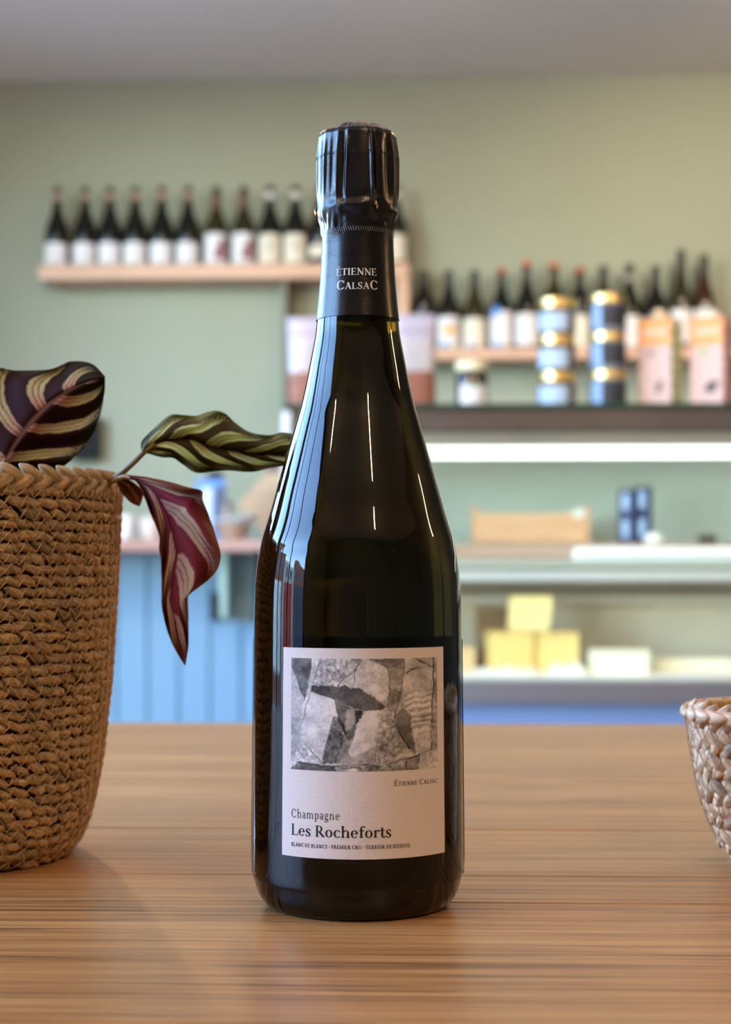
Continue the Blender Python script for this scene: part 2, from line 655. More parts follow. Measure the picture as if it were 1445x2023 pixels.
MB().lathe(glassprof, 128).build('glass_body', M_glass, champ, smooth=True)

# profile lookups
_gr = np.array([p[0] for p in sm][8 * 4:]); _gz = np.array([p[1] for p in sm][8 * 4:])


def r_at(z):
    return float(np.interp(z, _gz, _gr))


def on_bottle(px, py, extra=0.0):
    """pixel -> (angle from the -Y side, height above table) on the bottle's surface"""
    d = ray(px, py)
    r = 0.045
    for _ in range(6):
        ox, oy = EYE[0] - BOT[0], EYE[1] - BOT[1]
        a = d[0] ** 2 + d[1] ** 2
        b = 2 * (ox * d[0] + oy * d[1])
        c = ox * ox + oy * oy - r * r
        disc = max(b * b - 4 * a * c, 0.0)
        tt = (-b - math.sqrt(disc)) / (2 * a)
        p = EYE + d * tt
        z = p[2] - CB
        r = r_at(z) + extra
    return math.atan2(p[0] - BOT[0], -(p[1] - BOT[1])), z


def cyl(th, z, off):
    r = r_at(z) + off
    return (r * math.sin(th), -r * math.cos(th), z)


# ---- lettering: a small serif alphabet made of strokes and bowls
def strip(L, R):
    n = len(L)
    return [*L, *R], [(i, i + 1, n + i + 1, n + i) for i in range(n - 1)]


class Glyphs:
    def __init__(self, T, t, s):
        self.T, self.t, self.s = T, t, s

    def rect(self, x0, x1, y0, y1, n=4):
        # split for wrapping on a cylinder
        L = [(x0 + (x1 - x0) * i / n, y0) for i in range(n + 1)]
        R = [(x0 + (x1 - x0) * i / n, y1) for i in range(n + 1)]
        return strip(L, R)

    def stem(self, x, y0, y1, w=None, bot=True, top=True, half=False):
        w = w or self.T
        o = [self.rect(x - w / 2, x + w / 2, y0, y1, 1)]
        s, t = self.s, self.t
        if bot: o.append(self.rect(x - w / 2 - s, x + w / 2 + s, y0, y0 + t))
        if top: o.append(self.rect(x - w / 2 - s, x + (w / 2 if half else w / 2 + s), y1 - t, y1))
        return o

    def line(self, pts, smooth=0):
        """pts (x,y,w)"""
        if smooth:
            pts = [tuple(p) for p in catmull(pts, smooth)]
        L, R = [], []
        for i, (x, y, w) in enumerate(pts):
            a = pts[max(i - 1, 0)]; b = pts[min(i + 1, len(pts) - 1)]
            dx, dy = b[0] - a[0], b[1] - a[1]
            l = math.hypot(dx, dy) or 1
            L.append((x - dy / l * w / 2, y + dx / l * w / 2)); R.append((x + dy / l * w / 2, y - dx / l * w / 2))
        return strip(L, R)

    def bowl(self, cx, cy, rx, ry, tx, ty, a0=0, a1=360, n=28):
        L, R = [], []
        for i in range(n + 1):
            a = math.radians(a0 + (a1 - a0) * i / n)
            L.append((cx + rx * math.cos(a), cy + ry * math.sin(a)))
            R.append((cx + (rx - tx) * math.cos(a), cy + (ry - ty) * math.sin(a)))
        return strip(L, R)

    def glyph(self, ch):
        T, t, s = self.T, self.t, self.s
        X = 0.66                                         # x height
        st, rc, ln, bw = self.stem, self.rect, self.line, self.bowl
        if ch in 'EÉ':
            x = s + T / 2
            g = st(x, 0, 1) + [rc(x, .62, 1 - t, 1), rc(x, .5, .5 - t / 2, .5 + t / 2), rc(x, .66, 0, t),
                               ln([(.60, 1, t), (.61, .78, t * .6)]), ln([(.5, .6, t * .7), (.5, .4, t * .7)]), ln([(.64, 0, t), (.67, .25, t * .6)])]
            if ch == 'É': g.append(ln([(.30, 1.08, t * .7), (.47, 1.30, T * .9)]))
            return g, .74
        if ch == 'T':
            return st(.37, 0, 1, top=False) + [rc(.0, .74, 1 - t, 1), ln([(.02, 1, t), (.0, .76, t * .6)]), ln([(.72, 1, t), (.74, .76, t * .6)])], .80
        if ch == 'I':
            return st(s + T / 2, 0, 1), 2 * s + T + .08
        if ch == 'N':
            return st(.14, 0, 1, w=t * 1.3) + st(.74, 0, 1, w=t * 1.3, bot=False) + [ln([(.10, 1, T * 1.15), (.74, 0.02, T * 1.15)])], .92
        if ch == 'C':
            return [bw(.46, .5, .44, .52, T * 1.15, t, 42, 318), ln([(.80, .98, t * .8), (.80, .68, t * .8)]), ln([(.78, .13, t), (.83, .24, t * .6)])], .90
        if ch == 'A':
            return [ln([(.10, 0, t * 1.2), (.42, 1, t * 1.2)]), ln([(.39, 1.02, T * 1.1), (.74, 0, T * 1.1)]), rc(.2, .62, .32, .32 + t),
                    rc(-.02, .24, 0, t), rc(.58, .90, 0, t)], .90
        if ch == 'L':
            x = s + T / 2
            return st(x, 0, 1) + [rc(x, .64, 0, t), ln([(.62, 0, t), (.66, .30, t * .6)])], .70
        if ch == 'S':
            return [ln([(.56, .80, t), (.44, .96, t * 1.2), (.26, .97, t * 1.2), (.12, .80, T * .8), (.20, .60, T), (.44, .44, T), (.54, .24, T * .85),
                        (.42, .04, t * 1.2), (.22, .03, t * 1.2), (.06, .22, t)], 5),
                    ln([(.57, 1.0, t * .8), (.57, .74, t * .8)]), ln([(.05, .0, t * .8), (.05, .28, t * .8)])], .68
        if ch == 'B':
            x = s + T / 2
            return st(x, 0, 1, half=True) + [rc(x, .38, 1 - t, 1), rc(x, .40, .5, .5 + t), rc(x, .40, 0, t),
                                             bw(.36, .76, .22, .26, T, t, -90, 90, 14), bw(.38, .26, .27, .27, T, t, -90, 90, 14)], .74
        if ch == 'D':
            x = s + T / 2
            return st(x, 0, 1, half=True) + [rc(x, .36, 1 - t, 1), rc(x, .36, 0, t), bw(.34, .5, .44, .5, T, t, -90, 90, 18)], .86
        if ch in 'PR':
            x = s + T / 2
            g = st(x, 0, 1) + [rc(x, .38, 1 - t, 1), rc(x, .38, .45, .45 + t), bw(.36, .725, .27, .275, T, t, -90, 90, 14)]
            if ch == 'R':
                g += [ln([(.34, .48, T), (.70, .03, T * 1.05)]), rc(.62, .84, 0, t)]
                return g, .84
            return g, .70
        if ch == 'M':
            return st(.14, 0, 1, w=t * 1.3) + st(.90, 0, 1) + [ln([(.12, 1, T), (.50, .06, T)]), ln([(.50, .06, t), (.90, 1, t)])], 1.10
        if ch == 'U':
            return st(.16, .3, 1, bot=False) + st(.72, .3, 1, w=t * 1.3, bot=False) + [bw(.425, .32, .265 + T / 2, .34, T * .9, t, 180, 360, 18)], .90
        if ch == 'O':
            return [bw(.46, .5, .45, .52, T * 1.1, t)], .94
        if ch == '-':
            return [rc(.02, .36, .42, .42 + t * 1.4)], .40
        # lower case
        if ch == 'o':
            return [bw(.31, X / 2, .31, X / 2 + .02, T, t)], .68
        if ch == 'c':
            return [bw(.31, X / 2, .31, X / 2 + .02, T, t, 50, 320), ln([(.49, X * .74, T * .9), (.51, X * .88, T * .6)])], .60
        if ch == 'e':
            return [bw(.30, X / 2, .30, X / 2 + .02, T, t, 0, 322), rc(.06, .58, X * .5 - t * .1, X * .5 + t * .9)], .64
        if ch in 'hnm':
            x = s + T / 2
            top = 1.04 if ch == 'h' else X
            g = st(x, 0, top, half=True)
            x2 = x + .42
            g += [bw((x + x2) / 2 + T * .25, X - .22, .21 + T * .25, .235, T * .8, t * 1.2, 0, 165, 14)] + st(x2, 0, X - .20, top=False)
            if ch == 'm':
                x3 = x2 + .42
                g += [bw((x2 + x3) / 2 + T * .25, X - .22, .21 + T * .25, .235, T * .8, t * 1.2, 0, 165, 14)] + st(x3, 0, X - .20, top=False)
                x2 = x3
            return g, x2 + T / 2 + s + .05
        if ch == 'a':
            return [ln([(.06, X * .80, T * .8), (.14, X * .98, t * 1.3), (.28, X * 1.0, t * 1.3), (.40, X * .84, T * .8), (.41, X * .5, T), (.41, .1, T), (.52, .0, t * 1.2)], 4),
                    bw(.24, .19, .23, .205, T, t, 60, 330), ln([(.28, .37, t), (.41, .43, t)])], .56
        if ch == 'p':
            x = s + T / 2
            return st(x, -.32, X, half=True) + [bw(x + .20, X / 2, .29, X / 2 + .02, T, t, -130, 130, 22)], .66
        if ch == 'g':
            return [bw(.26, X - .20, .23, .22, T * .85, t), bw(.28, -.16, .29, .17, T * .7, t * 1.2), ln([(.14, .28, t), (.08, .18, T * .7), (.18, .08, T * .8), (.42, .04, T * .8), (.52, -.08, T * .7)], 4),
                    ln([(.40, X - .05, t), (.54, X + .0, T * .7)])], .62
        if ch == 's':
            return [ln([(.40, X * .80, t), (.31, X * .98, t * 1.3), (.18, X * .98, t * 1.3), (.09, X * .78, T * .8), (.16, X * .60, T), (.32, X * .42, T), (.40, X * .22, T * .85),
                        (.31, .02, t * 1.3), (.15, .02, t * 1.3), (.05, X * .22, t)], 5),
                    ln([(.41, X, t * .9), (.41, X * .72, t * .9)]), ln([(.04, 0, t * .9), (.04, X * .3, t * .9)])], .52
        if ch == 'f':
            x = .20
            return st(x, 0, .80, top=False) + [bw(x + .19, .80, .19 + T / 2, .24, T * .8, t * 1.3, 60, 180, 12), rc(.02, .46, X - t, X), ln([(.44, .97, T * .9), (.47, .90, T * .6)])], .48
        if ch == 'r':
            x = s + T / 2
            return st(x, 0, X, half=True) + [ln([(x, X * .62, t), (x + .14, X * .93, t * 1.4), (x + .28, X * .93, T * .9), (x + .32, X * .80, T * .5)], 4)], .50
        if ch == 't':
            x = .19
            return [rc(x - T / 2, x + T / 2, .10, .88, 1), ln([(x, .14, T), (x + .06, .03, t * 1.8), (x + .18, .02, t * 1.4), (x + .26, .12, t)], 4), rc(.0, .42, X - t, X)], .46
        return [], .36


def text_mesh(txt, T, t, s, track=0.06, small=0.78):
    """small caps: characters after '_' are drawn at the small size; returns polys and width"""
    G = Glyphs(T, t, s)
    x = 0.0
    polys = []
    k = 1.0
    for ch in txt:
        if ch == '_':
            k = small; continue
        if ch == '^':
            k = 1.0; continue
        if ch == ' ':
            x += .36; continue
        g, w = G.glyph(ch)
        for v, f in g:
            polys.append(([(x + a * k, b * k) for a, b in v], f))
        x += w * k + track
    return polys, x - track


def lettering(name, txt, px0, px1, pyb, pyt, m, off, parent, T=.12, t=.05, s=.07, track=.06, small=.78):
    polys, W = text_mesh(txt, T, t, s, track, small)
    pm = (px0 + px1) / 2
    a0, z0 = on_bottle(px0, pyb); a1, _ = on_bottle(px1, pyb)
    _, zb = on_bottle(pm, pyb); _, zt = on_bottle(pm, pyt)
    mb = MB()
    for v, f in polys:
        mb.add([cyl(a0 + (a1 - a0) * x / W, zb + (zt - zb) * y, off) for x, y in v], f)
    return mb.build(name, m, parent, fix=False)


# ---- front label
M_paper = mat('label_paper', (226, 216, 210), 0.85, noise=0.02, nscale=(600, 600, 600), bump=0.25, bscale=1400)
M_ink = mat('black_ink', (22, 20, 20), 0.7)
la0, lzt = on_bottle(561, 1279); la1, _ = on_bottle(875, 1277)
_, lzt = on_bottle(712, 1281)
_, lzb = on_bottle(712, 1698)
mb = MB()
rows = 30
zs = np.linspace(lzb, lzt, rows)
mb.arc([(r_at(z) + 0.00008, z) for z in zs], la0, la1, 60, 0.00016)
label = mb.build('front_label', M_paper, champ, smooth='auto')
label['label'] = 'cream paper front label with a grey rock photograph'
LOFF = 0.00030
# photograph printed on the label: grey chalk rock face
NA, NZ = 330, 260
pa0, _ = on_bottle(577, 1301); pa1, _ = on_bottle(862.5, 1297)
_, pzt = on_bottle(712, 1301.5); _, pzb = on_bottle(712, 1524)
A = np.linspace(pa0, pa1, NA); Z = np.linspace(pzb, pzt, NZ)
AA, ZZ = np.meshgrid(A, Z)
RR = np.interp(ZZ, _gz, _gr) + LOFF
PX = BOT[0] + RR * np.sin(AA); PY = BOT[1] - RR * np.cos(AA); PZ = CB + ZZ
# picture coordinates used when the rock shapes were drawn (1333 wide, 1030 high)
U = 55 + (707 + 209 * np.sin(AA) - 577) / (862.5 - 577) * 1333
U = 55 + (np.sin(AA) - math.sin(pa0)) / (math.sin(pa1) - math.sin(pa0)) * 1333
V = 100 + (pzt - ZZ) / (pzt - pzb) * 1030


def vnoise(u, v, sc, seed, oct=4):
    r = np.zeros_like(u); amp = 1.0; tot = 0
    for o in range(oct):
        g = np.random.default_rng(seed * 17 + o).random((128, 128))
        x = u / sc * 2 ** o; y = v / sc * 2 ** o
        xi = np.floor(x).astype(int); yi = np.floor(y).astype(int)
        fx = x - xi; fy = y - yi
        fx = fx * fx * (3 - 2 * fx); fy = fy * fy * (3 - 2 * fy)
        w = lambda a, b: g[(yi + b) % 128, (xi + a) % 128]
        r += amp * ((w(0, 0) * (1 - fx) + w(1, 0) * fx) * (1 - fy) + (w(0, 1) * (1 - fx) + w(1, 1) * fx) * fy)
        tot += amp; amp *= 0.55
    return r / tot


def inpoly(u, v, poly):
    r = np.zeros(u.shape, bool)
    n = len(poly)
    for i in range(n):
        x0, y0 = poly[i]; x1, y1 = poly[(i + 1) % n]
        c = ((y0 > v) != (y1 > v)) & (u < (x1 - x0) * (v - y0) / ((y1 - y0) or 1e-9) + x0)
        r ^= c
    return r


n1 = vnoise(U, V, 90, 3); n2 = vnoise(U, V, 26, 5); n3 = vnoise(U, V, 9, 8, 3)
wob = 30 * (n1 - .5) + 14 * (n2 - .5); wob2 = 34 * (vnoise(U, V, 90, 21) - .5) + 14 * (vnoise(U, V, 24, 22) - .5)
ridge = 1 - np.abs(vnoise(U, V, 60, 31, 4) - .5) * 4
ridge = np.clip(ridge, 0, 1) ** 6
shade = vnoise(U * .8 + V * .5, V - .3 * U, 150, 41, 3) - .5
Uw, Vw = U + wob, V + wob2
G_ = 0.66 + 0.16 * (n1 - .5) + 0.22 * (n2 - .5)
regions = [
    ([(55, 100), (330, 95), (240, 400), (120, 760), (60, 1140), (40, 1140), (40, 90)], .64, .10, .12),
    ([(40, 90), (255, 90), (235, 270), (190, 470), (130, 400), (95, 260), (40, 160)], .40, .30, .10),
    ([(250, 100), (325, 100), (240, 400), (130, 760), (100, 1110), (60, 1110), (180, 480)], .72, .10, .12),
    ([(320, 95), (700, 95), (640, 230), (530, 290), (480, 365), (255, 345)], .66, .30, .42),
    ([(700, 95), (780, 105), (940, 180), (960, 300), (935, 475), (860, 480), (700, 370), (600, 365), (560, 350), (490, 360), (640, 230)], .70, .12, .16),
    ([(780, 95), (1110, 95), (1080, 150), (1010, 215), (950, 190), (870, 140)], .36, .25, .10),
    ([(950, 190), (1090, 150), (1050, 420), (1000, 640), (920, 530), (955, 400)], .52, .30, .20),
    ([(1100, 95), (1365, 95), (1345, 560), (1330, 960), (1200, 980), (1165, 760), (1145, 620), (1090, 560), (1060, 420)], .66, .10, .14),
    ([(1345, 95), (1400, 95), (1400, 1140), (1325, 1140), (1330, 900), (1350, 400)], .58, .14, .2),
    ([(235, 400), (470, 460), (490, 620), (430, 720), (330, 1010), (300, 1060), (115, 1060), (190, 600)], .74, .12, .10),
    ([(115, 900), (320, 1010), (370, 1060), (110, 1062)], .70, .2, .40),
    ([(450, 630), (495, 640), (525, 800), (522, 930), (480, 1045), (350, 1062), (365, 960), (425, 740)], .42, .22, .25),
    ([(525, 800), (645, 790), (585, 950), (625, 1000), (780, 1045), (560, 1065), (480, 1052), (522, 930)], .52, .2, .12),
    ([(245, 345), (440, 350), (480, 367), (560, 350), (600, 377), (685, 365), (780, 440), (870, 492), (925, 535), (880, 562), (740, 578), (690, 572), (640, 545), (560, 520), (470, 470), (240, 408)], .31, .12, .07),
    ([(460, 440), (540, 500), (600, 545), (655, 545), (660, 700), (645, 800), (580, 855), (530, 770), (490, 620)], .36, .25, .10),
    ([(575, 560), (650, 552), (648, 690), (600, 760), (560, 760)], .52, .2, .10),
    ([(655, 570), (720, 580), (690, 660), (668, 690), (652, 700)], .22, .1, .05),
    ([(680, 690), (745, 580), (900, 568), (852, 700), (832, 895), (640, 992), (585, 962), (640, 800)], .73, .06, .05),
    ([(640, 992), (832, 895), (835, 1040), (770, 1060), (620, 1005)], .60, .14, .14),
    ([(850, 600), (1000, 600), (1050, 800), (1190, 985), (940, 1060), (840, 1060)], .60, .24, .34),
    ([(1000, 640), (1060, 558), (1105, 580), (1145, 625), (1162, 800), (1192, 990), (1120, 935), (1040, 780)], .42, .08, .05),
    ([(130, 1066), (460, 1082), (490, 1140), (40, 1140)], .40, .2, .2),
    ([(490, 1070), (940, 1060), (1000, 1140), (490, 1140)], .55, .4, .4),
    ([(940, 1060), (1225, 995), (1215, 1140), (960, 1140)], .42, .3, .2),
    ([(1225, 1005), (1400, 955), (1400, 1140), (1212, 1140)], .68, .15, .2),
]
for poly, tone, a, b in regions:
    k = inpoly(Uw, Vw, poly)
    g_ = tone + a * (n1 - .5) * 1.2 + b * (n2 - .5) * 1.3 + .30 * shade - (.03 + .22 * b) * ridge
    G_[k] = g_[k]
k = inpoly(Uw, Vw, regions[7][0])
G_[k] += (0.10 * np.sin((V + 0.35 * wob * 6 + U * .12) / 9.0) * np.clip((V - 330) / 200, 0, 1) * np.clip((900 - V) / 200, 0, 1))[k]
cr = [([(1362, 95), (1350, 450), (1325, 800), (1332, 960)], 6), ([(780, 100), (870, 150), (945, 185), (952, 290), (962, 400), (940, 475)], 4),
      ([(1095, 130), (1060, 400), (1030, 540), (1000, 640)], 5), ([(705, 105), (650, 220), (535, 288), (490, 362)], 5), ([(535, 288), (480, 200), (440, 130)], 3),
      ([(930, 742), (1010, 730), (960, 640)], 3), ([(1005, 680), (1050, 800), (1125, 935)], 5), ([(120, 1064), (460, 1080), (770, 1062)], 6),
      ([(950, 1056), (1200, 1000), (1330, 962)], 6), ([(1095, 245), (1160, 205), (1235, 185)], 7), ([(1190, 95), (1280, 150), (1355, 205)], 6),
      ([(240, 180), (215, 330), (180, 490)], 6), ([(330, 100), (262, 345), (130, 760), (75, 1120)], 3), ([(460, 440), (490, 620), (530, 790), (520, 930)], 3),
      ([(835, 700), (838, 900), (830, 1050)], 3), ([(180, 900), (260, 960), (330, 1020)], 4), ([(660, 200), (640, 320), (600, 370)], 3), ([(1110, 1040), (1110, 1130)], 4),
      ([(500, 640), (540, 700), (560, 790)], 9), ([(540, 1100), (640, 1090), (700, 1100)], 10)]
for pts, wdt in cr:
    dmin = np.full(U.shape, 1e9)
    for (x0, y0), (x1, y1) in zip(pts, pts[1:]):
        dx, dy = x1 - x0, y1 - y0
        tt = np.clip(((Uw - x0) * dx + (Vw - y0) * dy) / (dx * dx + dy * dy), 0, 1)
        dmin = np.minimum(dmin, np.hypot(Uw - x0 - tt * dx, Vw - y0 - tt * dy))
    G_ -= 0.40 * np.exp(-(dmin / (wdt * (.4 + .9 * n1))) ** 2) * np.clip(n2 * 2.4 - .45, 0, 1.2)
ker = lambda g: (np.roll(g, 1, 0) + np.roll(g, -1, 0) + np.roll(g, 1, 1) + np.roll(g, -1, 1) + 2 * g) / 6
G_[1:-1, 1:-1] = ker(G_)[1:-1, 1:-1]
G_ += 0.14 * (n3 - .5)
G_ = np.clip((G_ - .5) * 1.3 + .55, .06, .95)
g_lin = ((G_ + 0.055) / 1.055) ** 2.4
colr = np.stack([g_lin * 1.04, g_lin, g_lin * .97], -1).reshape(-1, 3) * 0.92
mb = MB()
vv = np.stack([RR * np.sin(AA), -RR * np.cos(AA), ZZ], -1).reshape(-1, 3)
ff = [(j * NA + i, j * NA + i + 1, (j + 1) * NA + i + 1, (j + 1) * NA + i) for j in range(NZ - 1) for i in range(NA - 1)]
mb.add(vv, ff, col=list(map(tuple, colr)))
mb.build('printed_photograph', mat('printed_photo', (128, 128, 128), 0.8, attr='col'), label, fix=False)

lettering('lettering', 'É_TIENNE ^C_ALSAC', 779, 864, 1550, 1539.5, M_ink, LOFF, label, T=.16, t=.08, s=.07, track=.09)
lettering('lettering', 'Champagne', 577, 672, 1618, 1601, M_ink, LOFF, label, T=.13, t=.07, s=.06, track=.15)
lettering('lettering', 'Les Rocheforts', 577, 774, 1655, 1632.5, M_ink, LOFF, label, T=.17, t=.065, s=.065, track=.03)
lettering('lettering', 'BLANC DE BLANCS - PREMIER CRU - TERROIR DE BISSEUIL', 577, 811, 1677.5, 1670, M_ink, LOFF, label, T=.20, t=.11, s=.05, track=.12)
# back label (dark sheet seen through the glass)
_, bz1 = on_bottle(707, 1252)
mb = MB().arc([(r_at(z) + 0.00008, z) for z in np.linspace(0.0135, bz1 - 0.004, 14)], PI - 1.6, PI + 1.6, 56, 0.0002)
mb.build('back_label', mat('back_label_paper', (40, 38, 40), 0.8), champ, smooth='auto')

# punt: opaque plug added in the bottle floor to block inner reflections
MB().lathe([(.001, .0058), (.024, .0045), (.035, .0032), (.0385, .0050), (.0412, .0095), (.0428, .0160), (.0432, .0260), (.0400, .0300), (.020, .0370), (.001, .0390)], 96, cap=False).build(
    'punt_light_block', mat('punt_block_dark', (14, 11, 7), 0.3, spec=0.3), champ, smooth=True)

# ---- foil capsule
M_foil = mat('black_foil', (17, 16, 19), 0.27, metal=0.0, spec=0.5, noise=0.1, nscale=(90, 90, 30), bump=0.05, bscale=900)
cap_px = [(264, 69), (268, 74.5), (275, 77.0), (300, 78.2), (320, 79.0), (360, 79.0), (400, 79.6), (412, 80.3), (424, 80.3), (433, 78.3), (443, 75.5), (455, 72.6),
          (468, 71.0), (490, 71.2), (520, 72.2), (560, 74.6), (600, 78.2), (634, 82.0)]
cz = [y2z(p, hw2r(h)) - CB for p, h in cap_px]; cr_ = [hw2r(h) for p, h in cap_px]
ZC = lambda py: float(np.interp(-py, [-p for p, _ in cap_px][::-1], cz[::-1]))
NT = 288
zz = np.linspace(cz[-1], cz[0], 170)
th = np.linspace(-PI, PI, NT, endpoint=False)
rb = np.interp(zz, cz[::-1], cr_[::-1])
ridges = [(-1.35, .05, .8), (-1.02, .08, -.7), (-.86, .05, .9), (-.62, .07, -.6), (-.46, .04, .9), (-.30, .05, -1.0), (-.20, .035, .9), (.34, .03, 1.3), (.43, .03, -1.5), (.62, .09, .5),
          (.85, .07, -.8), (1.05, .06, .7), (1.3, .06, -.6)]
for k in range(16):
    ridges.append((1.6 + k * .2, .06, random.choice([-1, 1]) * random.uniform(.4, .9)))
zA, zB, zC_, zD = ZC(268), ZC(395), ZC(425), ZC(466)
V3 = np.zeros((len(zz), NT, 3))
for j, z in enumerate(zz):
    up = np.clip((z - zB) / (zA - zB), 0, 1)
    env_u = (0.35 + .65 * math.sin(min(1, up * 1.15) * PI) ** .6) if z > zB else max(0, (z - zC_) / (zB - zC_)) * .35
    env_l = math.exp(-((z - (zC_ + zD) / 2) / ((zC_ - zD) * .45)) ** 2) if z < zB + .004 else 0.0
    d = np.zeros(NT)
    for c, w, a in ridges:
        dd = (th - c - 0.05 * (1 - up) * np.sign(c) + PI) % (2 * PI) - PI
        d += a * np.exp(-(dd / w) ** 2) * 0.00105 * env_u
    lo = np.array([mnoise.noise(Vector((math.sin(t_) * 3.1 + z * 60, math.cos(t_) * 3.1, z * 170))) + .6 * mnoise.noise(Vector((math.sin(t_) * 8 - z * 90, math.cos(t_) * 8, z * 160 + 5))) for t_ in th])
    d += lo * 0.0011 * env_l
    amp_ = np.array([.5 + 1.1 * mnoise.noise(Vector((math.sin(t_) * 2.2 + 4, math.cos(t_) * 2.2, 1.7))) for t_ in th])
    zo_ = np.array([.0022 * mnoise.noise(Vector((math.sin(t_) * 1.7 + 9, math.cos(t_) * 1.7, 6.1))) for t_ in th])
    d += amp_ * (0.00055 * np.exp(-((z - ZC(421) + zo_) / .0017) ** 2) - 0.0005 * np.exp(-((z - ZC(409) + zo_) / .0020) ** 2))
    d += 0.00012 * np.sin(th * 6 + 1.0) * (1 if z > zD else np.clip(1 - (zD - z) / .01, 0, 1))
    # long fold right of centre running down to the wire
    if z > ZC(430):
        dd = th - .40
        d += 0.0006 * np.exp(-(dd / .035) ** 2)
    # lightly faceted collar
    if z < zD:
        d += 0.00010 * np.abs(np.sin(th * 5 + .3)) * np.clip((zD - z) / .01, 0, 1)
    r = rb[j] + d
    V3[j, :, 0] = r * np.sin(th); V3[j, :, 1] = -r * np.cos(th); V3[j, :, 2] = z
mb = MB()
vv = list(V3.reshape(-1, 3))
ff = []
nj = len(zz)
for j in range(nj - 1):
    for i in range(NT):
        k = (i + 1) % NT
        ff.append((j * NT + i, j * NT + k, (j + 1) * NT + k, (j + 1) * NT + i))
# crown: folds gathered on top
base = (nj - 1) * NT
rtop = cr_[0]
for q in range(1, 13):
    rho = 1 - q / 12.5
    for i in range(NT):
        h = 0.0031 * (1 - rho ** 2.6)
        h += 0.0008 * math.sin(th[i] * 5 + .8 + 2 * rho) * (rho * (1 - rho) * 4) + .0005 * math.sin(th[i] * 11) * rho * (1 - rho) * 4
        dd = (th[i] + .28 + PI) % (2 * PI) - PI
        h += .0006 * math.exp(-(dd / .16) ** 2) * rho
        dd = (th[i] - .42 + PI) % (2 * PI) - PI
        h += .0007 * math.exp(-(dd / .08) ** 2) * rho
        rr = (V3[-1, i, 0] ** 2 + V3[-1, i, 1] ** 2) ** .5 * rho
        vv.append((rr * math.sin(th[i]), -rr * math.cos(th[i]), zz[-1] + h))
    b0 = base + (q - 1) * NT; b1 = base + q * NT
    for i in range(NT):
        k = (i + 1) % NT
        ff.append((b0 + i, b0 + k, b1 + k, b1 + i))
ff.append(tuple(base + 12 * NT + i for i in range(NT)))
mb.add(vv, ff)
capsule = mb.build('foil_capsule', M_foil, champ, smooth=True)
RC = lambda z, a: float(np.interp(a, th, np.hypot(V3[int(np.argmin(abs(zz - z))), :, 0], V3[int(np.argmin(abs(zz - z))), :, 1])))
M_white_ink = mat('white_ink', (232, 230, 228), 0.6)
M_perf = mat('foil_perforation', (120, 120, 130), 0.3, spec=0.8)
M_perf_d = mat('foil_perforation_dark', (8, 8, 9), 0.6)


def perforation(py, h, slant, m, every=1, a_lim=PI):
    mb = MB()
    zc = ZC(py)
    n = 96
    for i in range(n):
        a = -PI + 2 * PI * i / n
        if abs(a) > a_lim: continue
        da = 2 * PI / n * .16
        q = []
        for sa, sz in ((-da, -1), (da, -1), (da, 1), (-da, 1)):
            aa = a + sa + slant * sz * 2 * PI / n * .3
            z = zc + sz * h / 2
            r = RC(z, aa) + 0.00030
            q.append((r * math.sin(aa), -r * math.cos(aa), z))
        mb.add(q, [(0, 1, 2, 3)])
    return mb.build('perforation_line', m, capsule, fix=False)


perforation(316, .0016, 1, M_perf_d)
perforation(465, .0018, -1, M_perf)
perforation(267.5, .0009, 0, M_perf)


def cap_text(txt, px0, px1, pyb, pyt, **kw):
    polys, W = text_mesh(txt, kw.get('T', .13), .06, .06, kw.get('track', .05), kw.get('small', .74))
    pm = (px0 + px1) / 2
    a0, _ = on_bottle(px0, pyb, .0004); a1, _ = on_bottle(px1, pyb, .0004)
    zb, zt = ZC(pyb), ZC(pyt)
    mb = MB()
    for v, f in polys:
        q = []
        for x, y in v:
            a = a0 + (a1 - a0) * x / W; z = zb + (zt - zb) * y
            r = RC(z, a) + .00015
            q.append((r * math.sin(a), -r * math.cos(a), z))
        mb.add(q, f)
    return mb.build('lettering', M_white_ink, capsule, fix=False)


cap_text('ÉTIENNE', 665, 745, 556, 542.5, T=.17, track=.05)
cap_text('C_ALSA^C', 665, 748, 583.5, 566, T=.17, track=.05)
# muselet: wire hooks that poke the foil and the metal plate on top
M_wire = mat('muselet_wire', (214, 180, 120), 0.25, metal=1.0)
for a in (-1.45, .50, 2.4):
    pts = []
    for q in range(9):
        u = q / 8
        aa = a + .07 * (u - .5); z = ZC(420) + .0016 * math.sin(u * PI * 2)
        r = RC(z, aa) + .0002 + .0005 * math.sin(u * PI)
        pts.append((r * math.sin(aa), -r * math.cos(aa), z))
    MB().tube(pts, .0004, 6).build('muselet_wire', M_wire, champ, smooth=True)
mb = MB().lathe([(.0005, zz[-1] + .0008), (.0050, zz[-1] + .0012), (.0056, zz[-1] + .0030), (.0050, zz[-1] + .0038), (.0005, zz[-1] + .0040)], 40, cx=0.001)
mb.build('muselet_plate', mat('muselet_plate', (206, 150, 84), 0.35, metal=1.0), champ, smooth='auto')


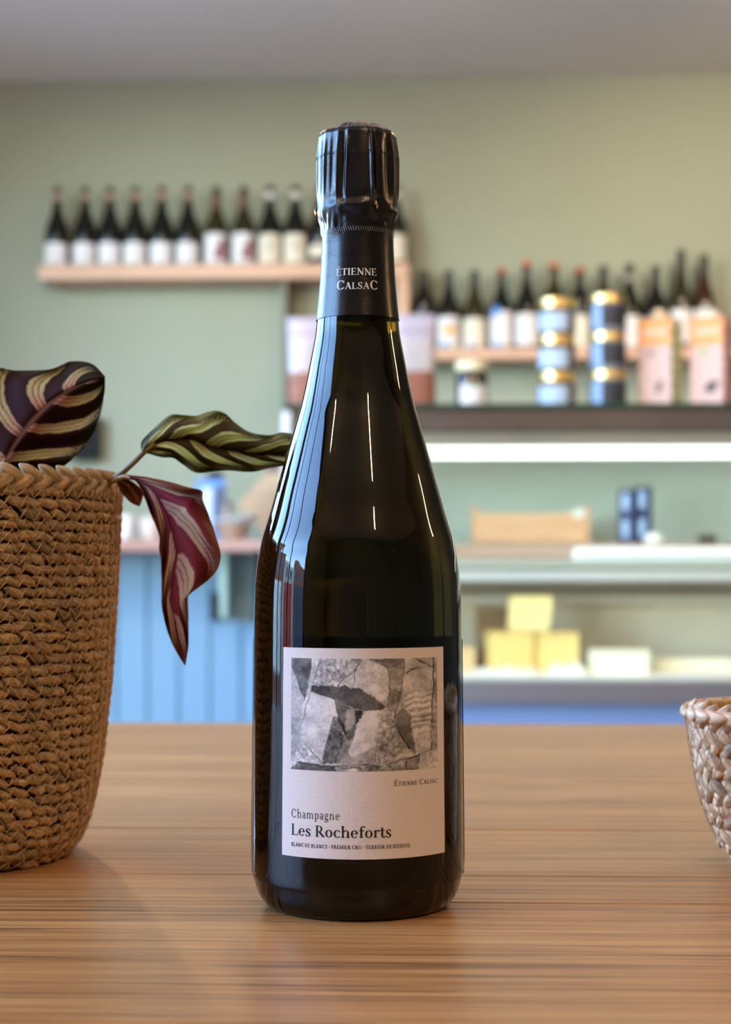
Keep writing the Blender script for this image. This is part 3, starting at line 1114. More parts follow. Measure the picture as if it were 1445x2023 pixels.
# ================================================================== BASKETS
def spindle(mb, c, along, out, up, L, W, Tk, col, bend=0.0, nl=7, nr=7):
    """one braided strand bulge: pointed lozenge lying along `along`"""
    v, f, uv = [], [], []
    sx = random.uniform(0, 40); sy = random.uniform(0, 40)
    for i in range(nl):
        t = -1 + 2 * i / (nl - 1)
        k = max(0.08, (1 - abs(t) ** 2.3)) ** .62
        p = c + along * (t * L / 2) - out * (bend * t * t)
        for j in range(nr):
            a = 2 * PI * j / nr
            v.append(p + up * (math.cos(a) * W / 2 * k) + out * (math.sin(a) * Tk / 2 * k))
            uv.append((sx + t * .8, sy + j / nr))
    for i in range(nl - 1):
        for j in range(nr):
            l = (j + 1) % nr
            f.append((i * nr + j, i * nr + l, (i + 1) * nr + l, (i + 1) * nr + j))
    f.append(tuple(range(nr))[::-1]); f.append(tuple((nl - 1) * nr + j for j in range(nr)))
    mb.add(v, f, col=[col] * len(v), uv=uv)


M_straw = mat_strand('seagrass_strand')
M_thread = mat('stitch_thread', (204, 168, 122), 0.6)
M_inner = mat('basket_light_backing', (70, 46, 28), 0.8, noise=0.2, nscale=(80, 80, 80))


def scol(base, var=0.22):
    k = random.uniform(1 - var, 1 + var)
    w = random.uniform(-.06, .06)
    c = lin(base)
    if random.random() < .06: k *= .6
    return (c[0] * k * (1 + w), c[1] * k, c[2] * k * (1 - w))


# tall basket
bc = atD(-141, HORIZON, 0.832)
BH = 0.1865
tall = thing('plant_basket', 'tall tapering seagrass basket holding the calathea plant', 'basket', (bc[0], bc[1], TABLE_Z))
bprof_z = np.array([0.0, .004, .010, .018, .030, .050, .085, .12, .15, .1865])
bprof_r = np.array([.066, .0715, .0755, .0785, .0815, .0852, .0890, .0915, .0930, .0945])
BR = lambda z: float(np.interp(z, bprof_z, bprof_r))
pitch = 0.00515
nrow = int((BH - .006) / pitch)
STR = (178, 150, 110)
for r_i in range(nrow):
    z = .0028 + r_i * pitch
    R = BR(z)
    n = int(2 * PI * R / .0086)
    mb = MB()
    ph = random.uniform(0, 1)
    for k in range(n):
        a = 2 * PI * (k + ph + random.uniform(-.2, .2)) / n
        out = np.array([math.sin(a), -math.cos(a), 0.0]); tan = np.array([math.cos(a), math.sin(a), 0.0])
        tilt = -math.radians(random.uniform(4, 24))
        upv = np.array([0, 0, 1.0])
        al = tan * math.cos(tilt) + upv * math.sin(tilt)
        u2 = -tan * math.sin(tilt) + upv * math.cos(tilt)
        c = out * (R - .0016 + random.uniform(-.0006, .0006)) + np.array([0, 0, z + random.uniform(-.0005, .0005)])
        spindle(mb, c, al, out, u2, random.uniform(.0105, .0145), random.uniform(.0038, .0054), random.uniform(.0046, .0062), scol(STR), bend=.0012)
    mb.build('braid_row', M_straw, tall, smooth=True, fix=False)
# braided rim: chevrons
mb = MB()
n = int(2 * PI * BR(BH) / .0105)
for k in range(n):
    for s in (-1, 1):
        a = 2 * PI * (k + (0.25 if s > 0 else -.25)) / n
        out = np.array([math.sin(a), -math.cos(a), 0.0]); tan = np.array([math.cos(a), math.sin(a), 0.0]); upv = np.array([0, 0, 1.0])
        tl = math.radians(32 * -s)
        al = tan * math.cos(tl) + upv * math.sin(tl); u2 = -tan * math.sin(tl) + upv * math.cos(tl)
        c = out * (BR(BH) - .001) + np.array([0, 0, BH - .0025 + s * .0018])
        spindle(mb, c, al, out, u2, .0165, .0062, .0068, scol(STR, .15), bend=.0012)
mb.build('braided_rim', M_straw, tall, smooth=True, fix=False)
# zigzag stitching
mb = MB()
for r_i in range(nrow):
    z0 = .0028 + r_i * pitch
    n = int(2 * PI * BR(z0) / .0042)
    pts = []
    for k in range(n + 1):
        a = 2 * PI * (k + random.uniform(-.3, .3)) / n
        z = z0 + (pitch * .62 if k % 2 else -pitch * .55) + random.uniform(-.0006, .0006)
        R = BR(max(z, 0)) + .0011
        pts.append((R * math.sin(a), -R * math.cos(a), max(z, .0006)))
        if k < n:
            a2 = 2 * PI * (k + .5) / n
            R2 = BR(z0) + .0017
            pts.append((R2 * math.sin(a2), -R2 * math.cos(a2), z0 + random.uniform(-.0005, .0005)))
    mb.tube(pts, .00030, 4, cap=False)
mb.build('stitching', M_thread, tall, smooth=True, fix=False)
MB().lathe([(.001, .001)] + [(BR(z) - .004, max(z, .001)) for z in np.linspace(0.0, BH - .004, 12)] + [(BR(BH) - .0065, BH - .004), (BR(.01) - .007, .006), (.001, .006)], 64, cap=False).build('inner_wall', M_inner, tall, smooth=True)  # dark backing added behind the coils to block light through the gaps

# low basket on the right
SH = 0.0755
lc = atD(722.5 + (0.228 / 0.812) * F, HORIZON, 0.812)
low = thing('woven_bowl_basket', 'small pale grey braided rush bowl basket with open top', 'basket', (lc[0], lc[1], TABLE_Z))
lz = np.array([0, .003, .008, .016, .030, .045, .060, .0755])
lr = np.array([.038, .047, .0535, .0585, .0632, .0664, .0690, .0712])
LR = lambda z: float(np.interp(z, lz, lr))
PALE = (216, 182, 152)
PALE_IN = (196, 158, 106)
lp = .0121
rows_l = int((SH - .004) / lp) + 1
for r_i in range(rows_l):
    zc0 = .0088 + r_i * (lp - .0003)
    mb = MB()
    R = LR(zc0)
    n = int(2 * PI * R / .0098)
    for k in range(n):
        for s in (-1, 1):
            a = 2 * PI * (k + (.25 if s > 0 else -.25) + random.uniform(-.12, .12)) / n
            zc1 = zc0 + s * .0030
            R = LR(zc1)
            out = np.array([math.sin(a), -math.cos(a), 0.0]); tan = np.array([math.cos(a), math.sin(a), 0.0]); upv = np.array([0, 0, 1.0])
            tl = math.radians((34 + random.uniform(-14, 14)) * s)
            al = tan * math.cos(tl) + upv * math.sin(tl); u2 = -tan * math.sin(tl) + upv * math.cos(tl)
            c = out * (R - .0012 + random.uniform(-.0006, .0006)) + np.array([0, 0, zc1 + random.uniform(-.0006, .0006)])
            spindle(mb, c, al, out, u2, random.uniform(.0190, .0250), random.uniform(.0062, .0082), .0032, scol(PALE, .14), bend=.0026, nl=10)
            spindle(mb, c - out * .0042, al, -out, u2, .0165, .0068, .0036, scol(PALE_IN, .16), bend=-.0006, nl=6)
    mb.build('braid_row', M_straw, low, smooth=True, fix=False)
mb = MB()
n = int(2 * PI * LR(SH) / .012)
for k in range(n):
    for s in (-1, 1):
        a = 2 * PI * (k + (.25 if s > 0 else -.25)) / n
        out = np.array([math.sin(a), -math.cos(a), 0.0]); tan = np.array([math.cos(a), math.sin(a), 0.0]); upv = np.array([0, 0, 1.0])
        tl = math.radians(13 * s)
        al = tan * math.cos(tl) + out * math.sin(tl) * .8; al /= np.linalg.norm(al)
        u2 = np.cross(out, al)
        c = out * (LR(SH) - .0018 + s * .0014) + np.array([0, 0, SH - .0030])
        spindle(mb, c, al, out, u2, .030, .0072, .0040, scol(PALE if s > 0 else (206, 172, 128), .1), bend=.0022, nl=10)
mb.build('braided_rim', M_straw, low, smooth=True, fix=False)
mb = MB()
for r_i in range(rows_l * 2):
    z0 = .004 + r_i * lp / 2
    n = int(2 * PI * LR(z0) / .0062)
    pts = []
    for k in range(n + 1):
        a = 2 * PI * (k + random.uniform(-.35, .35)) / n
        z = z0 + (.0036 if k % 2 else -.0036) + random.uniform(-.001, .001)
        z = min(max(z, .0008), SH - .001)
        pts.append(((LR(z) + .0014) * math.sin(a), -(LR(z) + .0014) * math.cos(a), z))
    mb.tube(catmull(pts, 2), .00026, 4, cap=False)
mb.build('stitching', mat('pale_thread', (176, 140, 104), 0.6), low, smooth=True, fix=False)
MB().lathe([(.001, .0008), (.036, .0008)] + [(LR(z) - .0030, z) for z in np.linspace(.003, SH - .005, 10)] + [(LR(SH) - .0046, SH - .005), (LR(.008) - .006, .006), (.001, .005)], 64, cap=False).build('inner_wall', mat('basket_lining_tan', (150, 116, 74), 0.8, noise=.2, nscale=(90, 90, 90)), low, smooth=True)


# ================================================================== CALATHEA PLANT
M_leaf = mat_leaf('calathea_leaf')
plant = thing('calathea_plant', 'calathea with dark feather-striped leaves growing from the tall basket', 'plant', (bc[0], bc[1], TABLE_Z + .006))
PLO = np.array([bc[0], bc[1], TABLE_Z + .006])
M_pot = mat('nursery_pot', (60, 40, 30), 0.6)
MB().lathe([(.055, 0), (.070, .12), (.072, .12), (.072, .125), (.066, .125), (.062, .112), (.001, .112)], 40).build('nursery_pot', M_pot, plant, smooth='auto')


def smooth01(x, a, b):
    t = np.clip((x - a) / (b - a), 0, 1)
    return t * t * (3 - 2 * t)


def leaf(name, mid, up, lo, dep, pal, N=180, K=56, freq=6.0, sweep=.22, duty=.36, amp=.003, seed=1, bulge=(.004, .004), phase=(0, .5), edge_dep=(0, 0), vrange=(.86, .90), bprof=(.42, .62)):
    """mid, up, lo: pixel polylines from base to tip; dep(s) depth of the midrib; pal: dict of colours"""
    M_ = resample([p for p in catmull(mid, 8)], N); E1 = resample([p for p in catmull(up, 8)], N); E2 = resample([p for p in catmull(lo, 8)], N)
    s = np.linspace(0, 1, N)
    verts, cols = [], []
    rng = np.random.default_rng(seed)
    vs = np.linspace(-1, 1, 2 * K + 1)
    S, Vv = np.meshgrid(s, vs, indexing='ij')
    P2 = np.where((Vv < 0)[..., None], M_[:, None, :] * (1 + Vv[..., None]) + E2[:, None, :] * (-Vv[..., None]), M_[:, None, :] * (1 - Vv[..., None]) + E1[:, None, :] * Vv[..., None])
    av = np.abs(Vv)
    side = (Vv > 0)
    two = lambda v: v if hasattr(v, '__len__') else (v, v)
    sw = np.where(side, *two(sweep)); fq = np.where(side, *two(freq))
    q = S - sw * av ** 1.25
    und = np.sin((q * fq + np.where(side, phase[0], phase[1])) * 2 * PI)
    taper = np.sin(np.clip(S, 0.02, .98) * PI) ** .5
    dd = dep(S) + np.where(side, bulge[0], bulge[1]) * np.sin(av * PI) * taper + amp * und * av * taper + np.where(side, edge_dep[0], edge_dep[1]) * av ** 2 * taper
    dd += .0016 * np.exp(-(av / .06) ** 2)
    # feather pattern
    nz_ = vnoise(S * 900, Vv * 300, 60, seed + 3); nz2_ = vnoise(q * 1800, av * 120, 40, seed + 9)
    fr_ = q * fq + np.where(side, phase[0], phase[1]) + .12 * (nz_ - .5)
    frc = fr_ - np.round(fr_)                         # signed distance from a stripe's middle
    half = duty * (bprof[0] + bprof[1] * np.sin(np.clip(av * 1.05, 0, 1) * PI) ** .8) / 2 * 1.25
    half *= .75 + .5 * vnoise(np.round(fr_) * 50 + 7 * side, S * 0 + 3.3, 13, seed + 21, 1)
    band = 1 - smooth01(np.abs(frc) + .05 * (nz2_ - .5), half - .03, half + .01)
    ends = vrange[1] - .26 * np.abs(np.sin(frc * 40 + seed)) - .12 * nz2_
    band *= smooth01(av, .015, .05) * (1 - smooth01(av, ends - .05, ends + .05))
    band *= smooth01(S, .02, .10) * (1 - smooth01(S, .86, .97))
    vein = smooth01(np.abs(np.abs(frc) - .075), .008, .026)
    tick = .90 + .10 * np.sin(av * 230 + 9 * nz_)
    band *= vein * .8 + .2
    band *= tick
    c_dark = np.array(lin(pal['dark'])); c_pale = np.array(lin(pal['pale'])); c_edge = np.array(lin(pal['edge'])); c_in = np.array(lin(pal['inner'])); c_rib = np.array(lin(pal['rib']))
    col = c_dark[None, None, :] * (0.75 + .5 * nz2_[..., None])
    e = smooth01(av, .72, .98)[..., None]
    col = col * (1 - e) + c_edge * e
    tipk = (smooth01(S, .55, 1.0) * pal.get('tipmix', 0))[..., None]
    col = col * (1 - tipk) + c_edge * tipk
    pale = c_pale * (1 - smooth01(1 - av, .55, .95)[..., None]) + c_in * smooth01(1 - av, .55, .95)[..., None]
    pale = pale * (0.85 + .3 * nz2_[..., None])
    col = col * (1 - band[..., None]) + pale * band[..., None]
    rib = np.exp(-(av / .028) ** 2)[..., None] * (1 - smooth01(S, .75, .95))[..., None]
    col = col * (1 - rib) + c_rib * rib
    W = np.zeros(P2.shape[:2] + (3,))
    rx = (P2[..., 0] - IW / 2) / F; ry = (HORIZON - P2[..., 1]) / F
    W = EYE + (FWD + RGT * rx[..., None] + UPV * ry[..., None]) * dd[..., None]
    nn = 2 * K + 1
    # thickness
    du = np.gradient(W, axis=0); dv = np.gradient(W, axis=1)
    nr = np.cross(du, dv); nr /= (np.linalg.norm(nr, axis=-1, keepdims=True) + 1e-9)
    th_ = 0.00018
    vv = np.concatenate([(W + nr * th_).reshape(-1, 3), (W - nr * th_).reshape(-1, 3)]) - PLO
    cc = np.concatenate([col.reshape(-1, 3)] * 2)
    B = N * nn
    i, j = np.meshgrid(np.arange(N - 1), np.arange(nn - 1), indexing='ij')
    a = (i * nn + j).ravel()
    f1 = np.stack([a, a + 1, a + nn + 1, a + nn], 1)
    ff = np.concatenate([f1, f1[:, ::-1] + B]).tolist()
    loop = [k for k in range(nn)] + [k * nn + nn - 1 for k in range(1, N)] + [(N - 1) * nn + k for k in range(nn - 2, -1, -1)] + [k * nn for k in range(N - 2, 0, -1)]
    for x, y in zip(loop, loop[1:] + loop[:1]):
        ff.append((x, y, y + B, x + B))
    mb = MB()
    mb.v = list(map(tuple, vv)); mb.f = list(map(tuple, ff)); mb.cols = list(map(tuple, cc))
    return mb.build(name, M_leaf, plant, smooth=True, fix=False)


# upright leaf showing its maroon underside
l1 = leaf('leaf', [(-12, 944), (12, 906), (50, 850), (90, 806), (125, 778), (165, 757), (207, 744)],
          [(-12, 944), (-70, 935), (-110, 880), (-112, 810), (-85, 752), (-40, 726), (0, 727), (30, 732), (70, 732), (98, 730), (120, 722), (140, 714), (166, 715), (186, 722), (207, 744)],
          [(-12, 944), (10, 958), (60, 950), (110, 930), (148, 903), (172, 875), (189, 845), (200, 810), (206, 775), (207, 744)],
          lambda s: .800 - .010 * s, dict(dark=(56, 22, 23), pale=(206, 190, 140), edge=(46, 42, 14), inner=(196, 140, 116), rib=(150, 110, 96), tipmix=.75),
          freq=(4.8, 4.0), sweep=(.30, .42), duty=.30, amp=.0024, vrange=(.95, 1.10), bprof=(.75, .3), seed=2, bulge=(.004, .006), phase=(.37, .40), edge_dep=(.012, .010))
l1['label'] = 'broad leaf with maroon underside and pale feather stripes'
# arching leaf reaching behind the bottle
l2 = leaf('leaf', [(284, 893), (307, 877), (333, 869), (378, 867), (404, 878), (430, 886), (483, 894), (535, 898), (580, 903), (625, 912)],
          [(280, 892), (281, 871), (307, 845), (336, 821), (362, 820), (388, 822), (409, 815), (428, 812), (446, 818), (464, 835), (493, 854), (530, 860), (562, 855), (595, 868), (625, 912)],
          [(290, 895), (320, 903), (341, 904), (357, 914), (378, 929), (394, 934), (420, 931), (451, 929), (499, 932), (530, 925), (560, 920), (600, 916), (625, 912)],
          lambda s: .800 + .012 * s, dict(dark=(66, 50, 20), pale=(226, 240, 180), edge=(78, 86, 24), inner=(184, 172, 108), rib=(120, 96, 50), tipmix=.3),
          freq=4.6, sweep=.34, duty=.46, amp=.0030, seed=5, bulge=(-.006, -.004), phase=(.15, .60), edge_dep=(.010, .008), vrange=(.92, .97))
l2['label'] = 'arching olive leaf with yellow-green stripes reaching behind the bottle'
# drooping curled leaf
l3 = leaf('leaf', [(258, 943), (291, 960), (311, 981), (327, 1007), (338, 1042), (346, 1078), (349, 1102), (342, 1143), (336, 1183), (346, 1224), (357, 1275), (366, 1314)],
          [(252, 939), (291, 943), (333, 952), (368, 962), (398, 969.5), (400, 987), (411, 1015), (423, 1050), (435, 1090), (435, 1109), (425, 1131), (402, 1153), (375, 1173), (371, 1182), (372, 1224), (372, 1275), (369, 1296), (366, 1314)],
          [(254, 944), (271, 953), (285, 981), (299, 1017), (315, 1058), (315, 1082), (319, 1112), (320, 1169), (320, 1194), (325, 1224), (336, 1260), (350, 1289), (366, 1314)],
          lambda s: .795 - .012 * np.sin(s * PI), dict(dark=(126, 48, 62), pale=(208, 186, 150), edge=(122, 70, 44), inner=(196, 160, 150), rib=(110, 44, 34), tipmix=.25),
          freq=3.4, sweep=.42, duty=.50, amp=.0045, seed=9, bulge=(-.006, .004), phase=(.30, .7), edge_dep=(-.008, .012), vrange=(.94, .99))
l3['label'] = 'curled drooping reddish leaf hanging beside the basket'
l4 = leaf('leaf', [(232, 946), (250, 958), (265, 976), (276, 1000)], [(236, 943), (262, 952), (282, 974), (276, 1000)], [(230, 950), (240, 972), (258, 992), (276, 1000)],
          lambda s: .806 + 0 * s, dict(dark=(130, 76, 42), pale=(160, 100, 66), edge=(120, 66, 34), inner=(160, 100, 66), rib=(110, 60, 34)), N=40, K=14, seed=12, amp=.001)
l4['label'] = 'small withered brown leaf at the rim'


def stem(pts, r0, r1, colr, name='stem'):
    P = [np.array(atD(*p)) - PLO for p in pts]
    C = catmull(P, 6)
    MB().tube(C, list(np.linspace(r0, r1, len(C))), 10).build(name, mat('stem_' + name + str(colr[0]), colr, 0.45, noise=.15, nscale=(200, 200, 200)), plant, smooth=True, fix=False)


stem([(-120, 1180, .83), (-60, 1040, .815), (-12, 944, .800), (12, 906, .799)], .0017, .0012, (140, 108, 84))
stem([(-60, 1180, .83), (60, 1090, .826), (170, 985, .818), (232, 941, .806), (262, 916, .801), (286, 893, .800), (307, 877, .800)], .0018, .0011, (112, 84, 38))
stem([(-60, 1190, .83), (70, 1085, .828), (190, 975, .818), (238, 944, .802), (262, 944, .796)], .0016, .0011, (146, 112, 48))

# ================================================================== BACK OF THE SHOP
M_shelf = mat_wood('shelf_pine', (222, 184, 158), (206, 166, 140), (180, 138, 112), rough=.5, grain=.6, pores=.15)


def zpx(py, y, px=800):
    return float(atY(px, py, y)[2])


def xpx(px, y, py=HORIZON):
    return float(atY(px, py, y)[0])


# ---- wall shelves
SY = 6.03
UZ = zpx(521, SY, 440)
LZ = zpx(687, SY, 950)
ux0, ux1 = xpx(76, SY), xpx(809, SY)
lx1 = xpx(1500, SY)
unit = thing('wall_shelf', 'pale pine wall shelf of two stepped boards carrying wine bottles', 'shelf', (0, WALL_Y, LZ))
tk = (550 - 521) / F * SY
kw = (809 - 785) / F * SY


def upart(nm, x0, x1, y0, y1, z0, z1):
    MB().box(x0, x1, y0 - WALL_Y, y1 - WALL_Y, z0 - LZ, z1 - LZ, .003).build(nm, M_shelf, unit)


upart('shelf_board', ux0, ux1, SY, WALL_Y, UZ - tk, UZ)
upart('shelf_board', ux1 - kw, lx1, SY, WALL_Y, LZ - .042, LZ)
upart('upright', ux1 - kw, ux1, SY + .002, WALL_Y, LZ, UZ - tk)
sx = xpx(562, SY)
MB().box(sx - .008, sx + .008, SY + .03 - WALL_Y, 0, zpx(800, SY) - LZ, UZ - tk - LZ, .001).build('upright', mat('grey_upright', (120, 116, 104), .6), unit)

# ---- wine bottles
M_gdark = mat('wine_glass_dark', (16, 18, 14), 0.12, spec=0.5)
M_golive = mat('wine_glass_olive', (44, 42, 16), 0.10, spec=0.5, noise=.05)
M_gbrown = mat('wine_glass_brown', (58, 30, 14), 0.10, spec=0.5, noise=.05)
M_lab_w = mat('wine_label_white', (226, 224, 228), 0.7, noise=.03, nscale=(60, 60, 60))
M_lab_c = mat('wine_label_cream', (222, 216, 200), 0.7, noise=.03, nscale=(60, 60, 60))
M_pink = mat('neck_band_pink', (172, 138, 128), 0.6)
M_cblack = mat('capsule_black', (20, 20, 20), 0.4)
M_cred = mat('capsule_red', (176, 60, 44), 0.45)
M_corange = mat('capsule_orange', (200, 104, 58), 0.45)
M_burg = mat('label_burgundy_print', (140, 74, 88), 0.7)
M_grey = mat('label_grey_print', (150, 146, 142), 0.7)
M_gold = mat('label_gold_print', (222, 176, 104), 0.6)
M_blue_print_glint = mat('label_blue_print_sky_glint', (92, 146, 220), 0.6)  # also paints the sky reflected low on the labels


def bprofile(kind, H, R=.0440):
    if kind == 'burgundy':
        k = [(0.0, 0), (.92, 0), (1, .02), (1, .40), (.97, .46), (.82, .55), (.60, .64), (.42, .73), (.34, .82), (.32, .93), (.36, .935), (.36, .96), (.32, .965), (.32, 1), (0, 1)]
    elif kind == 'flute':
        k = [(0.0, 0), (.92, 0), (1, .02), (1, .36), (.95, .45), (.80, .55), (.60, .65), (.43, .76), (.35, .88), (.33, .95), (.37, .955), (.37, .975), (.33, .98), (.33, 1), (0, 1)]
    else:
        k = [(0.0, 0), (.92, 0), (1, .02), (1, .55), (.96, .60), (.80, .655), (.55, .71), (.40, .76), (.35, .82), (.34, .93), (.38, .935), (.38, .96), (.34, .965), (.34, 1), (0, 1)]
    return [(max(.0003, a * R), b * H) for a, b in k]


def wine_bottle(label, loc, H, kind='burgundy', glass=None, lab=(.008, .086), lab_m=None, caps=(.93, 1.0), caps_m=None, band=None, band_m=None, prints=(), group=None, rz=0.0):
    t = thing('wine_bottle', label, 'bottle', loc, rz, group)
    p = bprofile(kind, H, .0415 if kind == 'flute' else .0440)
    MB().lathe(p, 28).build('glass_body', glass or M_gdark, t, smooth='auto')
    rr = lambda z: float(np.interp(z, [q[1] for q in p[1:-1]], [q[0] for q in p[1:-1]]))
    if lab:
        l = MB().arc([(rr(z) + .0003, z) for z in np.linspace(lab[0], lab[1], 5)], -1.15, 1.15, 16, .0005).build('paper_label', lab_m or M_lab_w, t, smooth='auto')
        for (a0, a1, f0, f1, m) in prints:
            z0 = lab[0] + (lab[1] - lab[0]) * f0; z1 = lab[0] + (lab[1] - lab[0]) * f1
            MB().arc([(rr(z) + .0009, z) for z in np.linspace(z0, z1, 4)], a0, a1, 8, .0003).build('label_print_or_sheen', m, l, smooth='auto')
    if caps:
        zs_ = np.linspace(caps[0] * H, H, 6)
        MB().lathe([(.0003, caps[0] * H)] + [(rr(min(z, H * .999)) + .0008, z) for z in zs_] + [(.0003, H + .001)], 20, cap=False).build('capsule', caps_m or M_cblack, t, smooth='auto')
    if band:
        MB().lathe([(rr(z) + .0011, z) for z in np.linspace(band[0] * H, band[1] * H, 5)], 20, cap=False).build('neck_band', band_m or M_pink, t, smooth='auto')
    return t


BY = 6.105
px2m = BY / F
ORD = ['first', 'second', 'third', 'fourth', 'fifth', 'sixth']
WB = 'dark wine bottle with short white label, %s from the free shelf end'
b0 = wine_bottle(WB % ORD[0], (xpx(113, BY), BY, UZ), .296,
                 band=(.84, .93), caps=(.93, 1), group='dark bottles with plain white labels on the upper shelf')
for i_, x in enumerate((168, 218, 268, 320, 372)):
    c = copy_tree(b0); c.location = (xpx(x, BY), BY, UZ)
    c['label'] = WB % ORD[i_ + 1]
b1 = wine_bottle('olive bottle with burgundy splashed tall label, beside the short white labels', (xpx(428, BY), BY, UZ), .294, glass=M_golive, lab=(.008, .118),
                 prints=((-.05, .8, .15, .42, M_burg), (.15, .9, .40, .62, M_burg), (.4, .95, .6, .8, M_burg)), band=(.72, .92), band_m=mat('neck_band_brown', (104, 74, 62), .6), group='burgundy splashed bottles on the upper shelf')
c = copy_tree(b1); c.location = (xpx(482, BY), BY, UZ)
c['label'] = 'olive bottle with burgundy splashed tall label, beside the grey marked labels'
b2 = wine_bottle('dark bottle with small grey mark on white label, beside the burgundy splashed bottle', (xpx(534, BY), BY, UZ), .296, lab=(.008, .114), lab_m=M_lab_c,
                 prints=((-.12, .22, .5, .68, M_grey),), band=(.84, .92), band_m=M_lab_w, group='bottles with a small grey mark on the upper shelf')
c = copy_tree(b2); c.location = (xpx(584, BY), BY, UZ)
c['label'] = 'dark bottle with small grey mark on white label, beside the half hidden bottle'
wine_bottle('dark wine bottle with low cream label half hidden behind the champagne', (xpx(634, BY), BY, UZ), .294, lab=(.028, .072), lab_m=M_lab_c, band=(.84, .92), band_m=M_pink)
wine_bottle('dark wine bottle with white label at the upright end of upper shelf', (xpx(782, BY), BY, UZ), .296, lab=(.012, .110), lab_m=M_lab_c, band=(.82, .93), band_m=mat('neck_band_cream', (206, 200, 168), .6))
low_b = [
    (838, .292, 'bordeaux', None, (.02, .11), M_lab_c, None, (), 'black capped wine bottle on lower shelf beside the pine upright'),
    (887, .292, 'burgundy', None, (.008, .118), M_lab_w, None, ((-.5, .7, .42, .70, M_gold), (-.7, -.1, .0, .18, M_blue_print_glint)), 'wine bottle with gold banded white label on lower shelf'),  # blue patch low on the label is painted sky reflection
    (938, .292, 'burgundy', M_golive, (.008, .112), M_lab_c, None, ((-.5, -.1, 0, .12, M_blue_print_glint),), 'wine bottle with plain cream label on lower shelf'),  # blue patch is sky reflection put in as colour
    (991, .299, 'burgundy', None, (.004, .138), M_lab_w, M_cred, ((-1.0, -.2, .86, 1.12, M_blue_print_glint), (-.6, -.2, 0, .2, M_blue_print_glint)), 'red topped wine bottle with tall white label and blue corner'),  # lower blue patch is a painted reflection of the sky
    (1041, .326, 'burgundy', None, (.004, .128), M_lab_w, M_corange, (), 'tall orange topped wine bottle with plain white label'),
    (1095, .320, 'bordeaux', M_golive, (.01, .11), M_lab_c, M_corange, (), 'orange topped olive wine bottle with round white neck sticker'),
    (1146, .300, 'bordeaux', None, (.008, .122), M_lab_c, M_cred, (), 'red topped dark wine bottle behind the jar stacks'),
    (1193, .304, 'bordeaux', M_golive, (.008, .115), M_lab_c, None, (), 'black topped olive wine bottle behind the blue-labelled jars'),
    (1244, .311, 'burgundy', None, (.008, .118), M_lab_w, None, (), 'dark wine bottle with white label and grey neck mark beside cartons'),
    (1296, .304, 'burgundy', None, (.008, .112), M_lab_c, None, (), 'dark wine bottle directly behind the first orange carton'),
    (1346, .362, 'flute', M_golive, (.02, .142), M_lab_w, None, (), 'tallest slender olive wine bottle with white label between cartons'),
    (1392, .344, 'flute', M_gbrown, (.02, .142), M_lab_w, None, (), 'slender reddish brown glass wine bottle on lower shelf'),
]
for x, H, kind, gl, lab, lm, cm, pr, text in low_b:
    t = wine_bottle(text, (xpx(x, BY), BY, LZ), H, kind, gl, lab, lm, (.94 if cm else .80, 1), cm, None, None, pr)
    if x == 1095:
        p_ = bprofile(kind, H)
        MB().lathe([(.0004, -.0145), (.0145, -.0145), (.0150, 0), (.0145, 0.0), (.0004, 0.0)][:3] + [(.0148, .001), (.0004, .001)], 20, cap=False).build('neck_sticker', M_lab_w, t, smooth='auto', loc=(0, -.0165, .205), rot=(PI / 2, 0, 0)).scale = (.95, .95, .06)
    if x == 1244:
        MB().lathe([(.0166, .250), (.0166, .270)], 20, cap=False).build('neck_band', M_grey, t, smooth='auto')

# ---- black box on the wall behind the leaf
t = thing('wall_speaker', 'small black box fixed to the sage wall behind the plant', 'speaker', (xpx(172, WALL_Y), WALL_Y, zpx(866, WALL_Y)))
MB().box(-.055, .055, -.07, 0, -.078, .078, .006).build('housing', mat('black_plastic', (16, 18, 22), .5), t)
MB().box(-.045, .045, -.074, -.069, -.068, .068, .002).build('front_grille', mat('speaker_cloth', (24, 26, 30), .9, noise=.3, nscale=(300, 300, 300)), t)

# ---- counter on the left, blue boarded front
deli_x0 = xpx(566, 4.8)
CY0, CY1 = 5.25, WALL_Y - .001
CZ = zpx(1065, CY0, 350)
ct = (1089 - 1065) / F * CY0
cx0, cx1 = LEFT_X + .01, deli_x0 - .05
counter = thing('shop_counter', 'blue boarded shop counter with pinkish wooden top along the back wall', 'counter', ((cx0 + cx1) / 2, CY0, 0))
ox, oy = (cx0 + cx1) / 2, CY0
M_ctop = mat_wood('counter_wood', (190, 146, 128), (170, 126, 110), (146, 102, 88), rough=.45, grain=.6, pores=.2)
MB().box(cx0 - ox, cx1 - ox, 0, CY1 - oy, CZ - ct, CZ, .003).build('counter_top', M_ctop, counter)
MB().box(cx0 - ox, cx1 - ox, .335, CY1 - oy - .01, 0, CZ - ct).build('carcass', M_blue, counter)
bw_ = .105
nb = int((cx1 - cx0) / bw_)
first = None
for i in range(nb):
    x = cx0 - ox + i * bw_
    if first is None:
        first = MB().box(.002, bw_ - .002, 0, .014, .0, CZ - ct - .01, .004).build('front_board', M_blue, counter, loc=(x, .32, .005))
    else:
        o = first.copy(); COL.objects.link(o); o.location = (x, .32, .005)
bx0 = xpx(455, 5.45) - ox; bx1 = xpx(502, 5.45) - ox
zb = zpx(1225, 5.45, 470)
MB().box(bx0, bx1, .21, .32, zb, CZ - ct).build('bracket', mat('bracket_grey_green', (96, 108, 102), .6), counter)
MB().prism([(xpx(433, 5.35) - ox, CZ - ct), (bx0 - .001, CZ - ct), (bx0 - .001, zb + .01), (bx0 - .02, zb + .01)], .10, .315).build('brace', mat('bracket_sage', (150, 168, 152), .6), counter)
